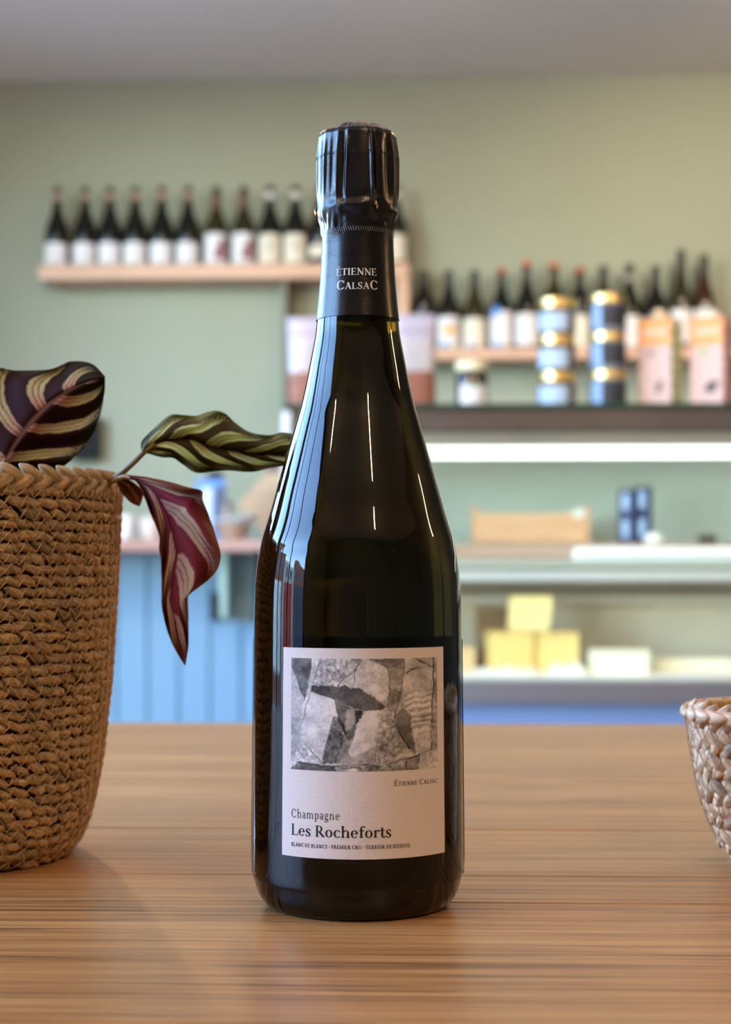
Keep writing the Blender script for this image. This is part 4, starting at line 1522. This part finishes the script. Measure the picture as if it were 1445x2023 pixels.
MB().box(xpx(414, 5.5) - ox, xpx(428, 5.5) - ox, .27, .318, zpx(1228, 5.5, 420), zpx(1170, 5.5, 420), .002).build('socket', mat('socket_dark', (40, 48, 58), .6), counter)

M_cer = mat('white_ceramic', (232, 230, 226), .3)
M_cerp = mat('blush_ceramic', (222, 200, 188), .4)


def bowl(label, px, y, r, h, m, flare=1.0, loc_z=None, name='bowl', cat='bowl'):
    z = CZ if loc_z is None else loc_z
    pr = [(.001, 0), (r * .55, 0), (r * .58, .004), (r * .85, h * .45), (r, h), (r - .004, h), (r * .82, h * .5), (r * .5, .008), (.001, .007)]
    t = MB().lathe(pr, 32, cap=False).build(name, m, smooth='auto', loc=(xpx(px, y), y, z))
    return tag(t, label, cat)


bowl('deep white ceramic bowl on the counter beside the basket', 250, 5.55, .036, .085, M_cer)
bowl('small blush ceramic bowl between the white bowl and leaf', 300, 5.50, .042, .075, M_cerp)
wb_m = mat_wood('bowl_wood', (196, 164, 138), (176, 142, 116), (150, 116, 92), rough=.5, grain=2)
bowl('low turned wooden bowl under the white plate on counter', 462, 5.48, .058, .052, wb_m)
t = MB().lathe([(.001, 0), (.045, 0), (.05, .003), (.078, .020), (.080, .022), (.077, .024), (.05, .008), (.001, .006)], 36, cap=False).build('plate', M_cer, smooth='auto', loc=(xpx(470, 5.48), 5.48, CZ + .053))
tag(t, 'white plate resting tilted on the wooden bowl', 'plate')
t.rotation_euler = (0, math.radians(-6), 0)
# blue pack
bpk = thing('coffee_bag', 'tall pale blue packet with dark folded top on the counter', 'packet', (xpx(416, 5.62), 5.62, CZ), math.radians(8))
hB = zpx(948, 5.62, 416) - CZ
MB().prism([(-.055, 0), (.055, 0), (.052, hB * .9), (.046, hB), (-.046, hB), (-.052, hB * .9)], -.03, .03).build('bag_body', mat('pale_blue_film', (112, 156, 214), .35, noise=.1, nscale=(20, 20, 20)), bpk)
MB().box(-.03, .004, -.032, -.0305, .03, hB * .86).build('bag_label', mat('bag_label_white', (222, 226, 236), .5), bpk)
MB().box(.014, .050, -.032, -.0305, .02, hB * .9).build('bag_stripe', mat('bag_stripe_slate', (84, 96, 112), .5), bpk)
MB().box(-.012, .044, -.026, .026, hB, hB + .028, .004).build('folded_top', mat('bag_top_dark', (34, 40, 52), .5), bpk)
tj = thing('spice_jar', 'tiny taupe spice jar standing beside the blue packet', 'jar', (xpx(449, 5.60), 5.60, CZ))
hj = zpx(1000, 5.6, 449) - CZ
MB().lathe([(.001, 0), (.018, 0), (.019, .003), (.019, hj * .9), (.016, hj), (.001, hj)], 24, cap=False).build('jar_body', mat('taupe_glass', (150, 130, 122), .3), tj, smooth='auto')
MB().lathe([(.017, hj), (.017, hj + .016), (.001, hj + .016)], 24, cap=False).build('jar_lid', mat('taupe_lid', (120, 100, 96), .4), tj, smooth='auto')
# cutting board leaning on the wall
cbd = thing('cutting_board', 'pale wooden cutting board standing on its corner against the wall', 'board', (xpx(535, 5.9), 5.98, CZ))
MB().prism([(0, .004), (.13, .125), (.018, .252), (-.018, .252), (-.13, .135)], -.009, .009).build('board', mat_wood('board_beech', (222, 192, 160), (206, 174, 142), (180, 146, 114), rough=.55, grain=1, pores=.1), cbd)
MB().box(-.02, .02, -.010, .010, .253, .315, .004).build('handle', mat('board_handle_brown', (120, 98, 88), .6), cbd)

# ---- refrigerated deli case
FY = 4.8
dx0, dx1 = deli_x0, 2.75
zt = zpx(797, FY, 1150); z_f1 = zpx(852, FY, 1150); z_f2 = zpx(880, FY, 1150)
z_deck = zpx(1338, FY, 1150); z_b0 = zpx(1390, FY, 1150); z_b1 = zpx(1346, FY, 1150)
DB = 5.42
gz_l = zpx(1150, DB, 1150)
deli = thing('deli_case', 'glass fronted refrigerated deli counter with lit interior and blue base', 'display case', ((dx0 + dx1) / 2, FY, 0))
ox, oy = (dx0 + dx1) / 2, FY
M_steel = mat('brushed_steel', (150, 146, 150), .35, metal=.8, noise=.06, nscale=(2, 60, 60))
M_fascia = mat('dark_fascia', (74, 64, 58), .25, spec=.6, noise=.2, nscale=(3, 3, 12))
M_fascia2 = mat('taupe_fascia', (140, 128, 116), .4, noise=.06, nscale=(3, 3, 12))
M_dback = mat('deli_back', (186, 197, 190), .5, noise=.03)
M_deck = mat('deli_deck', (226, 224, 218), .45)
M_clear = mat_pane('deli_glass', (.96, .985, .97))


def dp(nm, x0, x1, y0, y1, z0, z1, m, ch=0.0, parent=None):
    return MB().box(x0 - ox, x1 - ox, y0 - oy, y1 - oy, z0, z1, ch).build(nm, m, parent or deli)


dp('base_panel', dx0, dx1, FY + .06, DB, 0.08, z_b0, M_blue2)
dp('plinth', dx0 + .03, dx1, FY + .12, DB, 0, .08, M_fascia)
dp('bumper', dx0, dx1, FY - .01, FY + .06, z_b0, z_b1, M_steel, .006)
dp('deck', dx0, dx1, FY + .02, DB, z_b1, z_deck, M_deck, .003)
dp('back_panel', dx0, dx1, DB - .02, DB, z_deck, z_f2, M_dback)
dp('lower_back_panel', dx0 + .02, dx1, DB - .024, DB - .0205, z_deck, gz_l, mat('deli_back_beige', (206, 198, 180), .5, noise=.03))
dp('end_panel', dx0, dx0 + .02, FY + .03, DB - .02, z_deck, z_f2, mat('deli_end', (212, 214, 212), .4))
dp('corner_post', dx0 - .012, dx0 + .012, FY - .005, FY + .028, z_b1, zt - .02, mat('post_white', (206, 210, 214), .35), .002)
dp('canopy', dx0, dx1, FY, DB, z_f1, zt - .012, M_fascia, .004)
dp('canopy_lip', dx0, dx1, FY + .012, FY + .10, z_f2, z_f1, M_fascia2, .003)
dp('top_glass', dx0 - .01, dx1, FY - .012, DB, zt - .012, zt, mat('green_edge_glass', (38, 66, 52), .08, spec=.6), .002)
led_z1, led_z0 = zpx(884, FY + .05, 1150), zpx(903, FY + .05, 1150)
led = dp('light_tube', dx0 + .03, dx1 - .03, FY + .045, FY + .075, led_z0, led_z1, mat('led_tube', (255, 255, 250), .4, emit=(244, 255, 244), estr=2.6))
dp('light_tube', dx0 + .05, dx1 - .03, FY + .115, FY + .145, z_f1 - .032, z_f1 - .010, mat('added_canopy_led', (255, 255, 250), .4, emit=(240, 250, 236), estr=9.0))  # hidden tube added behind the lip to brighten the case
led['label'] = 'glowing white strip light under the canopy'
M_clearp = M_clear
xm = xpx(1200, FY)
dp('front_pane', dx0 + .012, xm - .002, FY + .004, FY + .010, z_b1, z_f1, M_clear)
dp('front_pane', xm + .002, dx1, FY + .004, FY + .010, z_b1, z_f1, M_clear)
gz1 = zpx(1106, FY + .07, 1150); gz0 = gz1 - .010
dp('glass_shelf', dx0 + .02, dx1, FY + .07, DB - .02, gz0, gz1, mat_pane('shelf_glass', (.93, .97, .95)), .001)
dp('shelf_edge', dx0 + .02, dx1, FY + .064, FY + .0695, gz0 - .010, gz1, mat('shelf_edge_pale', (120, 132, 130), .3))
rz1 = zpx(1073, 5.0, 1000)
dp('shelf_riser', dx0 + .03, dx1, 5.0, DB - .02, gz1, rz1, mat_wood('riser_wood', (176, 150, 134), (158, 132, 118), (134, 108, 94), rough=.5, grain=.6), .002)
dp('rail', dx0 + .03, dx1, FY + .024, FY + .034, zpx(1148, FY + .024, 1150), zpx(1128, FY + .024, 1150), mat('rail_pale', (214, 212, 204), .4), .002)
dp('light_tube', dx0 + .05, dx1 - .03, FY + .036, FY + .056, zpx(1144, FY + .036, 1150), zpx(1131, FY + .036, 1150), mat('added_shelf_led', (255, 250, 236), .4, emit=(255, 244, 222), estr=9.0))  # unseen tube added behind the rail to light the lower case
dp('rail', dx0 + .03, dx1, DB - .10, DB - .02, zpx(1192, 5.32, 1150), zpx(1178, 5.32, 1150), mat('rail_grey', (196, 192, 182), .4), .002)
dp('air_duct', dx0 + .03, dx1, DB - .07, DB - .02, zpx(1176, 5.35, 1150), zpx(1148, 5.35, 1150), mat('duct_taupe', (132, 122, 110), .6))
tr_x0, tr_x1 = xpx(1140, 4.88), dx1 - .05
t = thing('white_tray', 'long white tray lying on the glass shelf inside the case', 'tray', (tr_x0, 4.885, gz1))
M_tray = mat('tray_white', (248, 249, 250), .4)
MB().box(0, tr_x1 - tr_x0, 0, .10, 0, .006, .001).build('tray_base', M_tray, t)
MB().box(0, tr_x1 - tr_x0, -.006, 0, 0, .036, .002).build('tray_front', M_tray, t)
MB().box(0, tr_x1 - tr_x0, .10, .106, 0, .036, .002).build('tray_rear', M_tray, t)

# wooden crate
y_ = 5.12
cr0, cr1 = xpx(934, y_), xpx(1166, y_)
chh = zpx(1014, y_, 1050) - rz1
crate = thing('wooden_crate', 'long pale pine tray crate with raised ends on the deli shelf', 'crate', ((cr0 + cr1) / 2, y_, rz1))
hwid = (cr1 - cr0) / 2
M_crate = mat_wood('crate_pine', (216, 176, 138), (198, 156, 120), (170, 126, 92), rough=.6, grain=1.2, pores=.2)
MB().box(-hwid + .016, hwid - .016, 0, .012, .004, chh, .001).build('slat', M_crate, crate)
MB().box(-hwid + .016, hwid - .016, .128, .14, .004, chh, .001).build('slat', M_crate, crate)
for s in (-1, 1):
    MB().box(s * hwid - (.016 if s > 0 else 0), s * hwid + (0 if s > 0 else .016), -.002, .142, 0, chh + .020, .001).build('end_board', M_crate, crate)
MB().box(-hwid + .016, hwid - .016, .012, .128, .004, .012).build('bottom_board', M_crate, crate)
MB().box(hwid - .05, hwid - .018, -.003, -.0005, chh - .012, chh + .012).build('price_tag', M_white, crate)

# two stacks of blue tins
M_tin = mat('tin_navy', (34, 48, 92), .35, noise=.15, nscale=(30, 30, 30))
M_tin2 = mat('tin_pale_print', (150, 172, 214), .4)
for i, (px, n_, nm) in enumerate(((1240, 2, 'front'), (1272, 2, 'rear'))):
    for k in range(n_):
        y_t = 5.10 + .02 * i
        h = (zpx(968 - 6 * i, y_t, 1250) - rz1) / 2
        w_ = .026
        lab = ['lower', 'upper'][k] + (' navy tin with pale blue print in the stack nearer the crate', ' navy tin with pale blue print in the stack away from the crate')[i]
        t = thing('food_tin', lab, 'tin', (xpx(px, y_t), y_t, rz1 + k * h), 0, 'navy tins on the deli shelf')
        MB().lathe([(.001, 0), (w_, 0), (w_ + .001, .002), (w_, .004), (w_, h - .004), (w_ + .001, h - .002), (w_ - .001, h), (.001, h)], 28, cap=False).build('tin_body', M_tin, t, smooth='auto')
        MB().arc([(w_ + .0004, z) for z in np.linspace(h * .25, h * .85, 3)], -.75, .1, 8, .0004).build('tin_print', M_tin2, t, smooth='auto')
y_t = 4.975
t = MB().lathe([(.001, .0), (.028, 0), (.030, .006), (.026, .020), (.014, .030), (.001, .033)], 24, cap=False).build('cheese_dome', M_cer, smooth='auto', loc=(xpx(1292, 5.06), 5.06, rz1))
tag(t, 'small rounded white lump beside the navy tins', 'cheese')
t = MB().box(-.027, .027, -.02, .02, 0, .024, .005).build('black_tub', mat('black_tub', (28, 32, 34), .5), loc=(xpx(1398, 5.06), 5.06, rz1))
tag(t, 'small flat black tub at the far side of the deli shelf', 'tub')

# cheeses on the deck
M_ch1 = mat('cheese_yellow', (222, 196, 124), .5, noise=.06, nscale=(25, 25, 25), bump=.1, bscale=90)
M_ch2 = mat('cheese_pale', (230, 214, 150), .5, noise=.05, nscale=(25, 25, 25), bump=.1, bscale=90)
M_rind = mat('cheese_rind', (208, 172, 104), .6, noise=.1, nscale=(30, 30, 30))
M_ch3 = mat('cheese_white', (236, 232, 208), .5, noise=.03, nscale=(20, 20, 20))


def cheese(label, px0, px1, pyt, pyb, y, dpt, m, rz=0, rind=True, skew=0.0, z0=None):
    x0, x1 = xpx(px0, y), xpx(px1, y)
    zb_ = z_deck if z0 is None else z0
    h = zpx(pyt, y, px0) - (zpx(pyb, y, px0) if z0 is None else z0)
    if z0 is None: h = zpx(pyt, y, px0) - z_deck
    t = thing('cheese_block', label, 'cheese', ((x0 + x1) / 2, y, zb_), rz)
    w = (x1 - x0) / 2
    MB().prism([(-w, 0), (w, 0), (w + skew, h), (-w + skew * .4, h * (1 if skew == 0 else 1.0))], -dpt / 2, dpt / 2).build('cheese_body', m, t)
    if rind:
        MB().prism([(-w - .003, h), (w + skew + .001, h), (w + skew, h + .006), (-w + skew * .4, h + .006)], -dpt / 2 - .001, dpt / 2 + .001).build('rind', M_rind, t)
    return t, h


c1, h1 = cheese('yellow cheese block under the pale wedge, nearer the champagne', 962, 1048, 1250, 1310, 5.10, .13, M_ch1, .08)
c2, h2 = cheese('yellow cheese block under the pale wedge, nearer the white brick', 1056, 1142, 1250, 1310, 5.12, .13, M_ch1, -.06)
c3, h3 = cheese('pale cheese wedge perched on top of two yellow blocks', 1004, 1082, 1178, 1252, 5.10, .10, M_ch2, 0, False, .014, z0=z_deck + max(h1, h2) + .0065)
cheese('white brick of cheese lying in front on the deck', 1166, 1280, 1284, 1325, 4.98, .11, M_ch3, -.03, False)
cheese('tan cheese piece at the closed end behind the champagne', 905, 938, 1278, 1320, 5.12, .10, mat('cheese_tan', (214, 184, 138), .5), 0, False)
cheese('dark rinded cheese standing behind the yellow blocks', 940, 1000, 1200, 1320, 5.28, .05, mat('cheese_dark', (128, 100, 70), .6, noise=.2, nscale=(20, 20, 20)), 0, False)
cheese('long low white cheese slab beside the white brick', 1290, 1440, 1300, 1330, 5.10, .14, M_ch3, 0, False)


def crumple(label, px0, px1, y, w, h, seed, m):
    n, k = 22, 10
    x0, x1 = xpx(px0, y), xpx(px1, y)
    rng = np.random.default_rng(seed)
    v, f = [], []
    for lay in (0, 1):
        for i in range(n):
            for j in range(k):
                x = (i / (n - 1) - .5) * (x1 - x0); yy = (j / (k - 1) - .5) * w
                e = math.sin(PI * i / (n - 1)) * math.sin(PI * j / (k - 1))
                hh = h * e ** .5 * (0.35 + .9 * abs(mnoise.noise(Vector((x * 30 + seed, yy * 30, 0))))) if e > 0 else 0
                v.append((x, yy, (.0012 + hh) if lay else 0.0))
    B = n * k
    for i in range(n - 1):
        for j in range(k - 1):
            q = (i * k + j, (i + 1) * k + j, (i + 1) * k + j + 1, i * k + j + 1)
            f.append(tuple(a + B for a in q)); f.append(q[::-1])
    loop = [i * k for i in range(n)] + [(n - 1) * k + j for j in range(1, k)] + [i * k + k - 1 for i in range(n - 2, -1, -1)] + [j for j in range(k - 2, 0, -1)]
    for a, b in zip(loop, loop[1:] + loop[:1]):
        f.append((a, b, b + B, a + B))
    t = MB().add(v, f).build('wax_paper', m, smooth='auto', loc=((x0 + x1) / 2, y, z_deck))
    return tag(t, label, 'paper')


M_wax = mat('wax_paper', (230, 226, 216), .5, noise=.04, nscale=(30, 30, 30))
crumple('crumpled pale wax paper in front of the yellow cheese', 915, 1075, 4.93, .10, .03, 3, M_wax)
crumple('peaked crumple of white wax paper by the white brick', 1080, 1160, 4.93, .09, .05, 8, M_wax)
crumple('flat sheet of wax paper before the low white slab', 1290, 1460, 4.93, .12, .014, 14, M_wax)

# ---- things on top of the deli case
TZ = zt
y_o = 4.97


def pouch(label, px0, px1, pyt, rz=0.0):
    x0, x1 = xpx(px0, y_o), xpx(px1, y_o)
    W = x1 - x0; H = zpx(pyt, y_o, px0) - TZ
    t = thing('snack_pouch', label, 'pouch', ((x0 + x1) / 2, y_o, TZ), rz)
    def sheet(z0, z1, scale, n=12, k=16):
        mb = MB(); v = []; f = []
        for i in range(n + 1):
            z = z0 + (z1 - z0) * i / n
            u = z / H
            d = .034 * math.sqrt(max(0, 1 - u)) * (1 - .12 * u) + .0015
            wv = W / 2 * (1 - .05 * math.sin(u * PI))
            for j in range(2 * k):
                a = PI * j / k
                ca, sa = math.cos(a), math.sin(a)
                v.append((scale * wv * math.copysign(abs(ca) ** .7, ca), scale * d * math.copysign(abs(sa) ** .9, sa), z))
        m2 = 2 * k
        for i in range(n):
            for j in range(m2):
                l = (j + 1) % m2
                f.append((i * m2 + j, i * m2 + l, (i + 1) * m2 + l, (i + 1) * m2 + j))
        f.append(tuple(range(m2))[::-1]); f.append(tuple(n * m2 + j for j in range(m2)))
        return mb.add(v, f)
    sheet(0.0, H * .40, 1.0).build('nut_contents', mat('nut_brown', (134, 84, 66), .5, noise=.5, nscale=(70, 70, 70), bump=.8, bscale=90), t, smooth='auto')
    sheet(H * .40, H * .72, 1.0).build('clear_window', mat('pouch_film', (172, 168, 172), .2, noise=.12, nscale=(18, 18, 18)), t, smooth='auto')
    sheet(H * .72, H, 1.004).build('printed_header', mat('pouch_header', (172, 166, 182), .4), t, smooth='auto')
    sheet(H * .80, H * .835, 1.012).build('header_band', mat('pouch_band', (148, 140, 156), .4), t, smooth='auto')
    return t


pouch('snack pouch with lilac header standing at the closed end of deli top', 568, 640, 628)
pouch('snack pouch with lilac header standing beside the dark jar', 776, 862, 622, .05)


def jar(name, label, px0, px1, pyt, z0, y, body_m, lid_m, lab_m, lab=(.1, .62), arc_=(-1.2, .7), group=None, lid_h=.2, H=None, extra=None):
    x0, x1 = xpx(px0, y), xpx(px1, y)
    R = (x1 - x0) / 2
    H = H or (zpx(pyt, y, px0) - z0)
    t = thing(name, label, 'jar', ((x0 + x1) / 2, y, z0), 0, group)
    hl = H * (1 - lid_h)
    pr = [(.001, 0), (R * .90, 0), (R * .97, .004), (R * .97, hl * .86), (R * .90, hl * .95), (R * .88, hl), (.001, hl)]
    MB().lathe(pr, 36, cap=False).build('jar_body', body_m, t, smooth='auto')
    MB().lathe([(R * .93, hl), (R * .98, hl + .002), (R * .98, H - .004), (R * .93, H - .001), (.001, H - .001)], 36, cap=False).build('jar_lid', lid_m, t, smooth='auto')
    if lab_m:
        l = MB().arc([(R * .97 + .0004, z) for z in np.linspace(hl * lab[0], hl * lab[1], 4)], arc_[0], arc_[1], 18, .0005).build('paper_label', lab_m, t, smooth='auto')
        if extra:
            MB().arc([(R * .97 + .0012, z) for z in np.linspace(hl * extra[0], hl * extra[1], 3)], extra[2], extra[3], 8, .0003).build('label_print_or_sheen', extra[4], l, smooth='auto')
    return t, H


M_goldlid = mat('gold_lid', (214, 190, 128), .28, metal=.85)
M_jglass = mat('jar_brown', (92, 68, 52), .1, spec=.6, noise=.2, nscale=(30, 30, 30))
M_jdark = mat('jar_dark', (40, 36, 40), .1, spec=.6)
M_labsky = mat('label_sky', (170, 192, 216), .45, noise=.05, nscale=(20, 20, 20))
M_labnavy = mat('label_navy', (40, 44, 54), .5, noise=.25, nscale=(6, 6, 40))
jar('preserve_jar', 'single dark preserve jar with cream lid and white label on deli top', 900, 966, 714, TZ, y_o, M_jdark, mat('cream_lid', (226, 220, 180), .4), mat('label_offwhite', (226, 222, 226), .6), (.02, .62), (-.8, 1.2), None, .22, None,
    (.56, .66, -.2, .35, mat('label_green_print', (96, 150, 96), .6)))
z0 = TZ
nmz = ['bottom', 'middle', 'top']
hA = (zpx(592, y_o, 1100) - TZ) / 3
hB_ = (zpx(584, y_o, 1200) - TZ) / 3
for k in range(3):
    jar('preserve_jar', nmz[k] + ' gold lidded jar with pale blue label in the stack of three', 1061, 1139, 0, TZ + k * hA, y_o, M_jglass, M_goldlid, M_labsky, (.12, .82), (-1.25, .55), 'stack of jars with pale blue labels', .26, hA)
    jar('preserve_jar', nmz[k] + ' gold lidded jar with navy label in the stack next to cartons', 1162, 1240, 0, TZ + k * hB_, y_o, mat('jar_slate', (120, 132, 146), .12, spec=.6), M_goldlid, M_labnavy, (.15, .90), (-1.0, 1.2), 'stack of jars with navy labels', .24, hB_,
        (.15, .90, -.95, -.45, mat('label_sheen_blue', (140, 172, 220), .4)))  # reflection along the left edge, painted as a pale blue strip


def carton(label, px0, px1, pyt, cap_m, side_m, side_cells, mark_m, blot, rz):
    y = 5.02
    W, Dp = .104, .088
    H = zpx(pyt, y, px0) - TZ
    cx = xpx((px0 + px1) / 2, y)
    t = thing('drink_carton', label, 'carton', (cx, y, TZ), rz)
    MB().box(-W / 2, W / 2, -Dp / 2, Dp / 2, 0, H, .003).build('carton_body', mat('carton_pink', (210, 174, 166), .45, noise=.04, nscale=(30, 30, 30)), t)
    e = .0012
    MB().box(-W / 2 + .002, W / 2 - .002, -Dp / 2 - e, -Dp / 2, H * .70, H - .003).build('orange_header', mat('carton_orange', (232, 150, 70), .45, noise=.05, nscale=(30, 30, 30)), t)
    MB().box(-W / 2 + .016, W / 2 - .010, -Dp / 2 - 2 * e, -Dp / 2 - e, H * .80, H * .89).build('name_band', mat('carton_band', (238, 184, 150), .45), t)
    MB().prism([(W * .16, H * .70), (W * .46, H * .705), (W * .46, H * .76), (W * .36, H * .745)], -Dp / 2 - 2 * e, -Dp / 2 - e).build('corner_flash', mat('carton_yellow', (214, 178, 50), .45), t)
    # round mark and drawn ingredient
    mk = [(.012 * math.cos(a) + blot[2], .012 * math.sin(a) + H * .62) for a in np.linspace(0, 2 * PI, 16, endpoint=False)]
    MB().prism(mk, -Dp / 2 - e, -Dp / 2 - .0001).build('round_mark', mark_m, t)
    bl = [(blot[0] + blot[3] * math.cos(a) * (1 + .2 * math.sin(3 * a)), H * .24 + blot[4] * math.sin(a + .4) * (1 + .15 * math.cos(2 * a))) for a in np.linspace(0, 2 * PI, 22, endpoint=False)]
    MB().prism(bl, -Dp / 2 - e, -Dp / 2 - .0001).build('ingredient_picture', mat('ingredient_' + str(int(blot[4] * 1e4)), blot[1], .5, noise=.2, nscale=(60, 60, 60)), t)
    MB().box(W / 2, W / 2 + e, -Dp / 2 + .002, Dp / 2 - .002, .003, H - .003).build('side_print', mat('side_base' + label[:6], side_m, .5, noise=.12, nscale=(40, 40, 40)), t)
    for k in range(6):
        zc_ = H * (.08 + .145 * k)
        MB().box(W / 2 + e, W / 2 + 2 * e, -Dp / 2 + .012, Dp / 2 - .03, zc_, zc_ + H * .075).build('side_mark', mat('side_cell' + label[:6], side_cells, .5), t)
    MB().lathe([(.001, H - .002), (.024, H - .002), (.024, H + .004), (.022, H + .005), (.022, H + .024), (.020, H + .026), (.001, H + .026)], 28, cap=False).build('screw_cap', cap_m, t, smooth='auto')
    return t


carton('pink carton with orange header, cream cap and green printed side', 1257, 1352, 632, mat('cap_cream', (232, 208, 172), .4), (206, 204, 168), (122, 160, 66), mat('mark_taupe', (150, 120, 118), .5), (.016, (120, 98, 76), -.012, .012, .024), math.radians(-30))
carton('rosy carton with orange header, white cap and red printed side', 1357, 1455, 630, mat('cap_white', (228, 224, 208), .4), (206, 150, 146), (170, 72, 70), mat('mark_green', (132, 176, 96), .5), (.016, (52, 44, 46), -.010, .020, .021), math.radians(-28))

# ================================================================== LAMPS
M_lampb = mat('lamp_black', (24, 24, 24), .4)


def pendant(label, x, y, zb_, power=30.0, r=.14):
    t = thing('pendant_lamp', label, 'lamp', (x, y, CEIL_Z))
    dz = zb_ - CEIL_Z
    MB().lathe([(.001, -.025), (.045, -.025), (.05, -.001), (.001, -.001)], 24, cap=False).build('ceiling_rose', M_lampb, t, smooth='auto')
    MB().tube([(0, 0, -.02), (0, 0, dz + r + .05)], .003, 8).build('cord', M_lampb, t)
    MB().lathe([(.001, dz + r + .06), (.022, dz + r + .055), (.024, dz + r * .7), (.001, dz + r * .7)], 24, cap=False).build('socket', M_lampb, t, smooth='auto')
    L2 = .125
    mb = MB().lathe([(.0005, dz - L2), (.010, dz - L2 + .002), (.016, dz - L2 + .012), (.017, dz - L2 + .03), (.017, dz + r * .7), (.0005, dz + r * .7)], 24, cap=False)
    mb.build('bulb', mat('warm_bulb', (255, 220, 170), .4, emit=(255, 205, 145), estr=300.0), t, smooth=True)
    return t


def spot(label, x, y, target, power, col, size=70):
    t = thing('ceiling_spotlight', label, 'lamp', (x, y, CEIL_Z))
    MB().lathe([(.001, 0), (.05, 0), (.05, -.02), (.001, -.02)], 24, cap=False).build('mount', M_lampb, t, smooth='auto')
    MB().tube([(0, 0, -.018), (0, 0, -.07)], .006, 8).build('stem', M_lampb, t)
    d = Vector(target) - Vector((x, y, CEIL_Z - .1))
    q = d.to_track_quat('-Z', 'Y').to_euler()
    MB().lathe([(.001, .06), (.030, .06), (.036, .04), (.040, -.05), (.036, -.05), (.034, .02), (.001, .02)], 28, cap=False).build('lamp_head', M_lampb, t, smooth='auto', loc=(0, 0, -.1), rot=q)
    l = bpy.data.lights.new('spot_beam', 'SPOT')
    l.energy = power; l.color = col; l.spot_size = math.radians(size); l.spot_blend = .9; l.shadow_soft_size = .03
    lo = bpy.data.objects.new('spot_beam', l); COL.objects.link(lo); lo.parent = t
    lo.location = Vector((0, 0, -.1)) + d.normalized() * .03
    lo.rotation_euler = q
    return t


pendant('warm tubular pendant lamp hanging near the street window', -1.45, -.65, 2.35)
pendant('warm tubular pendant lamp hanging behind the viewpoint', .80, -1.05, 2.35)
pendant('warm tubular pendant lamp hanging over the open floor on the right', 2.95, 1.70, 2.10)
pendant('added unseen warm pendant lamp brightening the ceiling before the counter', -.75, 3.0, 2.32)  # extra lamp out of view, added to warm ceiling and upper wall
pendant('added unseen warm pendant lamp brightening the ceiling before the deli case', 1.15, 3.0, 2.32)  # second extra lamp out of view, added for ceiling and upper wall
WARM = (1.0, .80, .56)
spot('black ceiling spotlight aimed at the lower wine shelf', 1.3, 4.4, (1.2, 6.2, 1.9), 60, WARM, 80)
spot('black ceiling spotlight aimed at the upper wine shelf', -.1, 4.4, (0.2, 6.2, 1.9), 12, WARM, 80)
spot('black ceiling spotlight aimed at the plank table', .9, -.7, (.15, .9, .8), 16, (1.0, .86, .70), 75)
NEUT = (1.0, .97, .93)
spot('added unseen ceiling spotlight brightening the blue counter', -1.0, 2.9, (-.8, 5.9, .90), 60, NEUT, 66)  # fill lamp added out of view to lift the counter and low wall
spot('added unseen ceiling spotlight brightening the deli case', 1.3, 2.7, (.9, 4.9, .5), 60, NEUT, 85)  # fill lamp added out of view to lift the case front
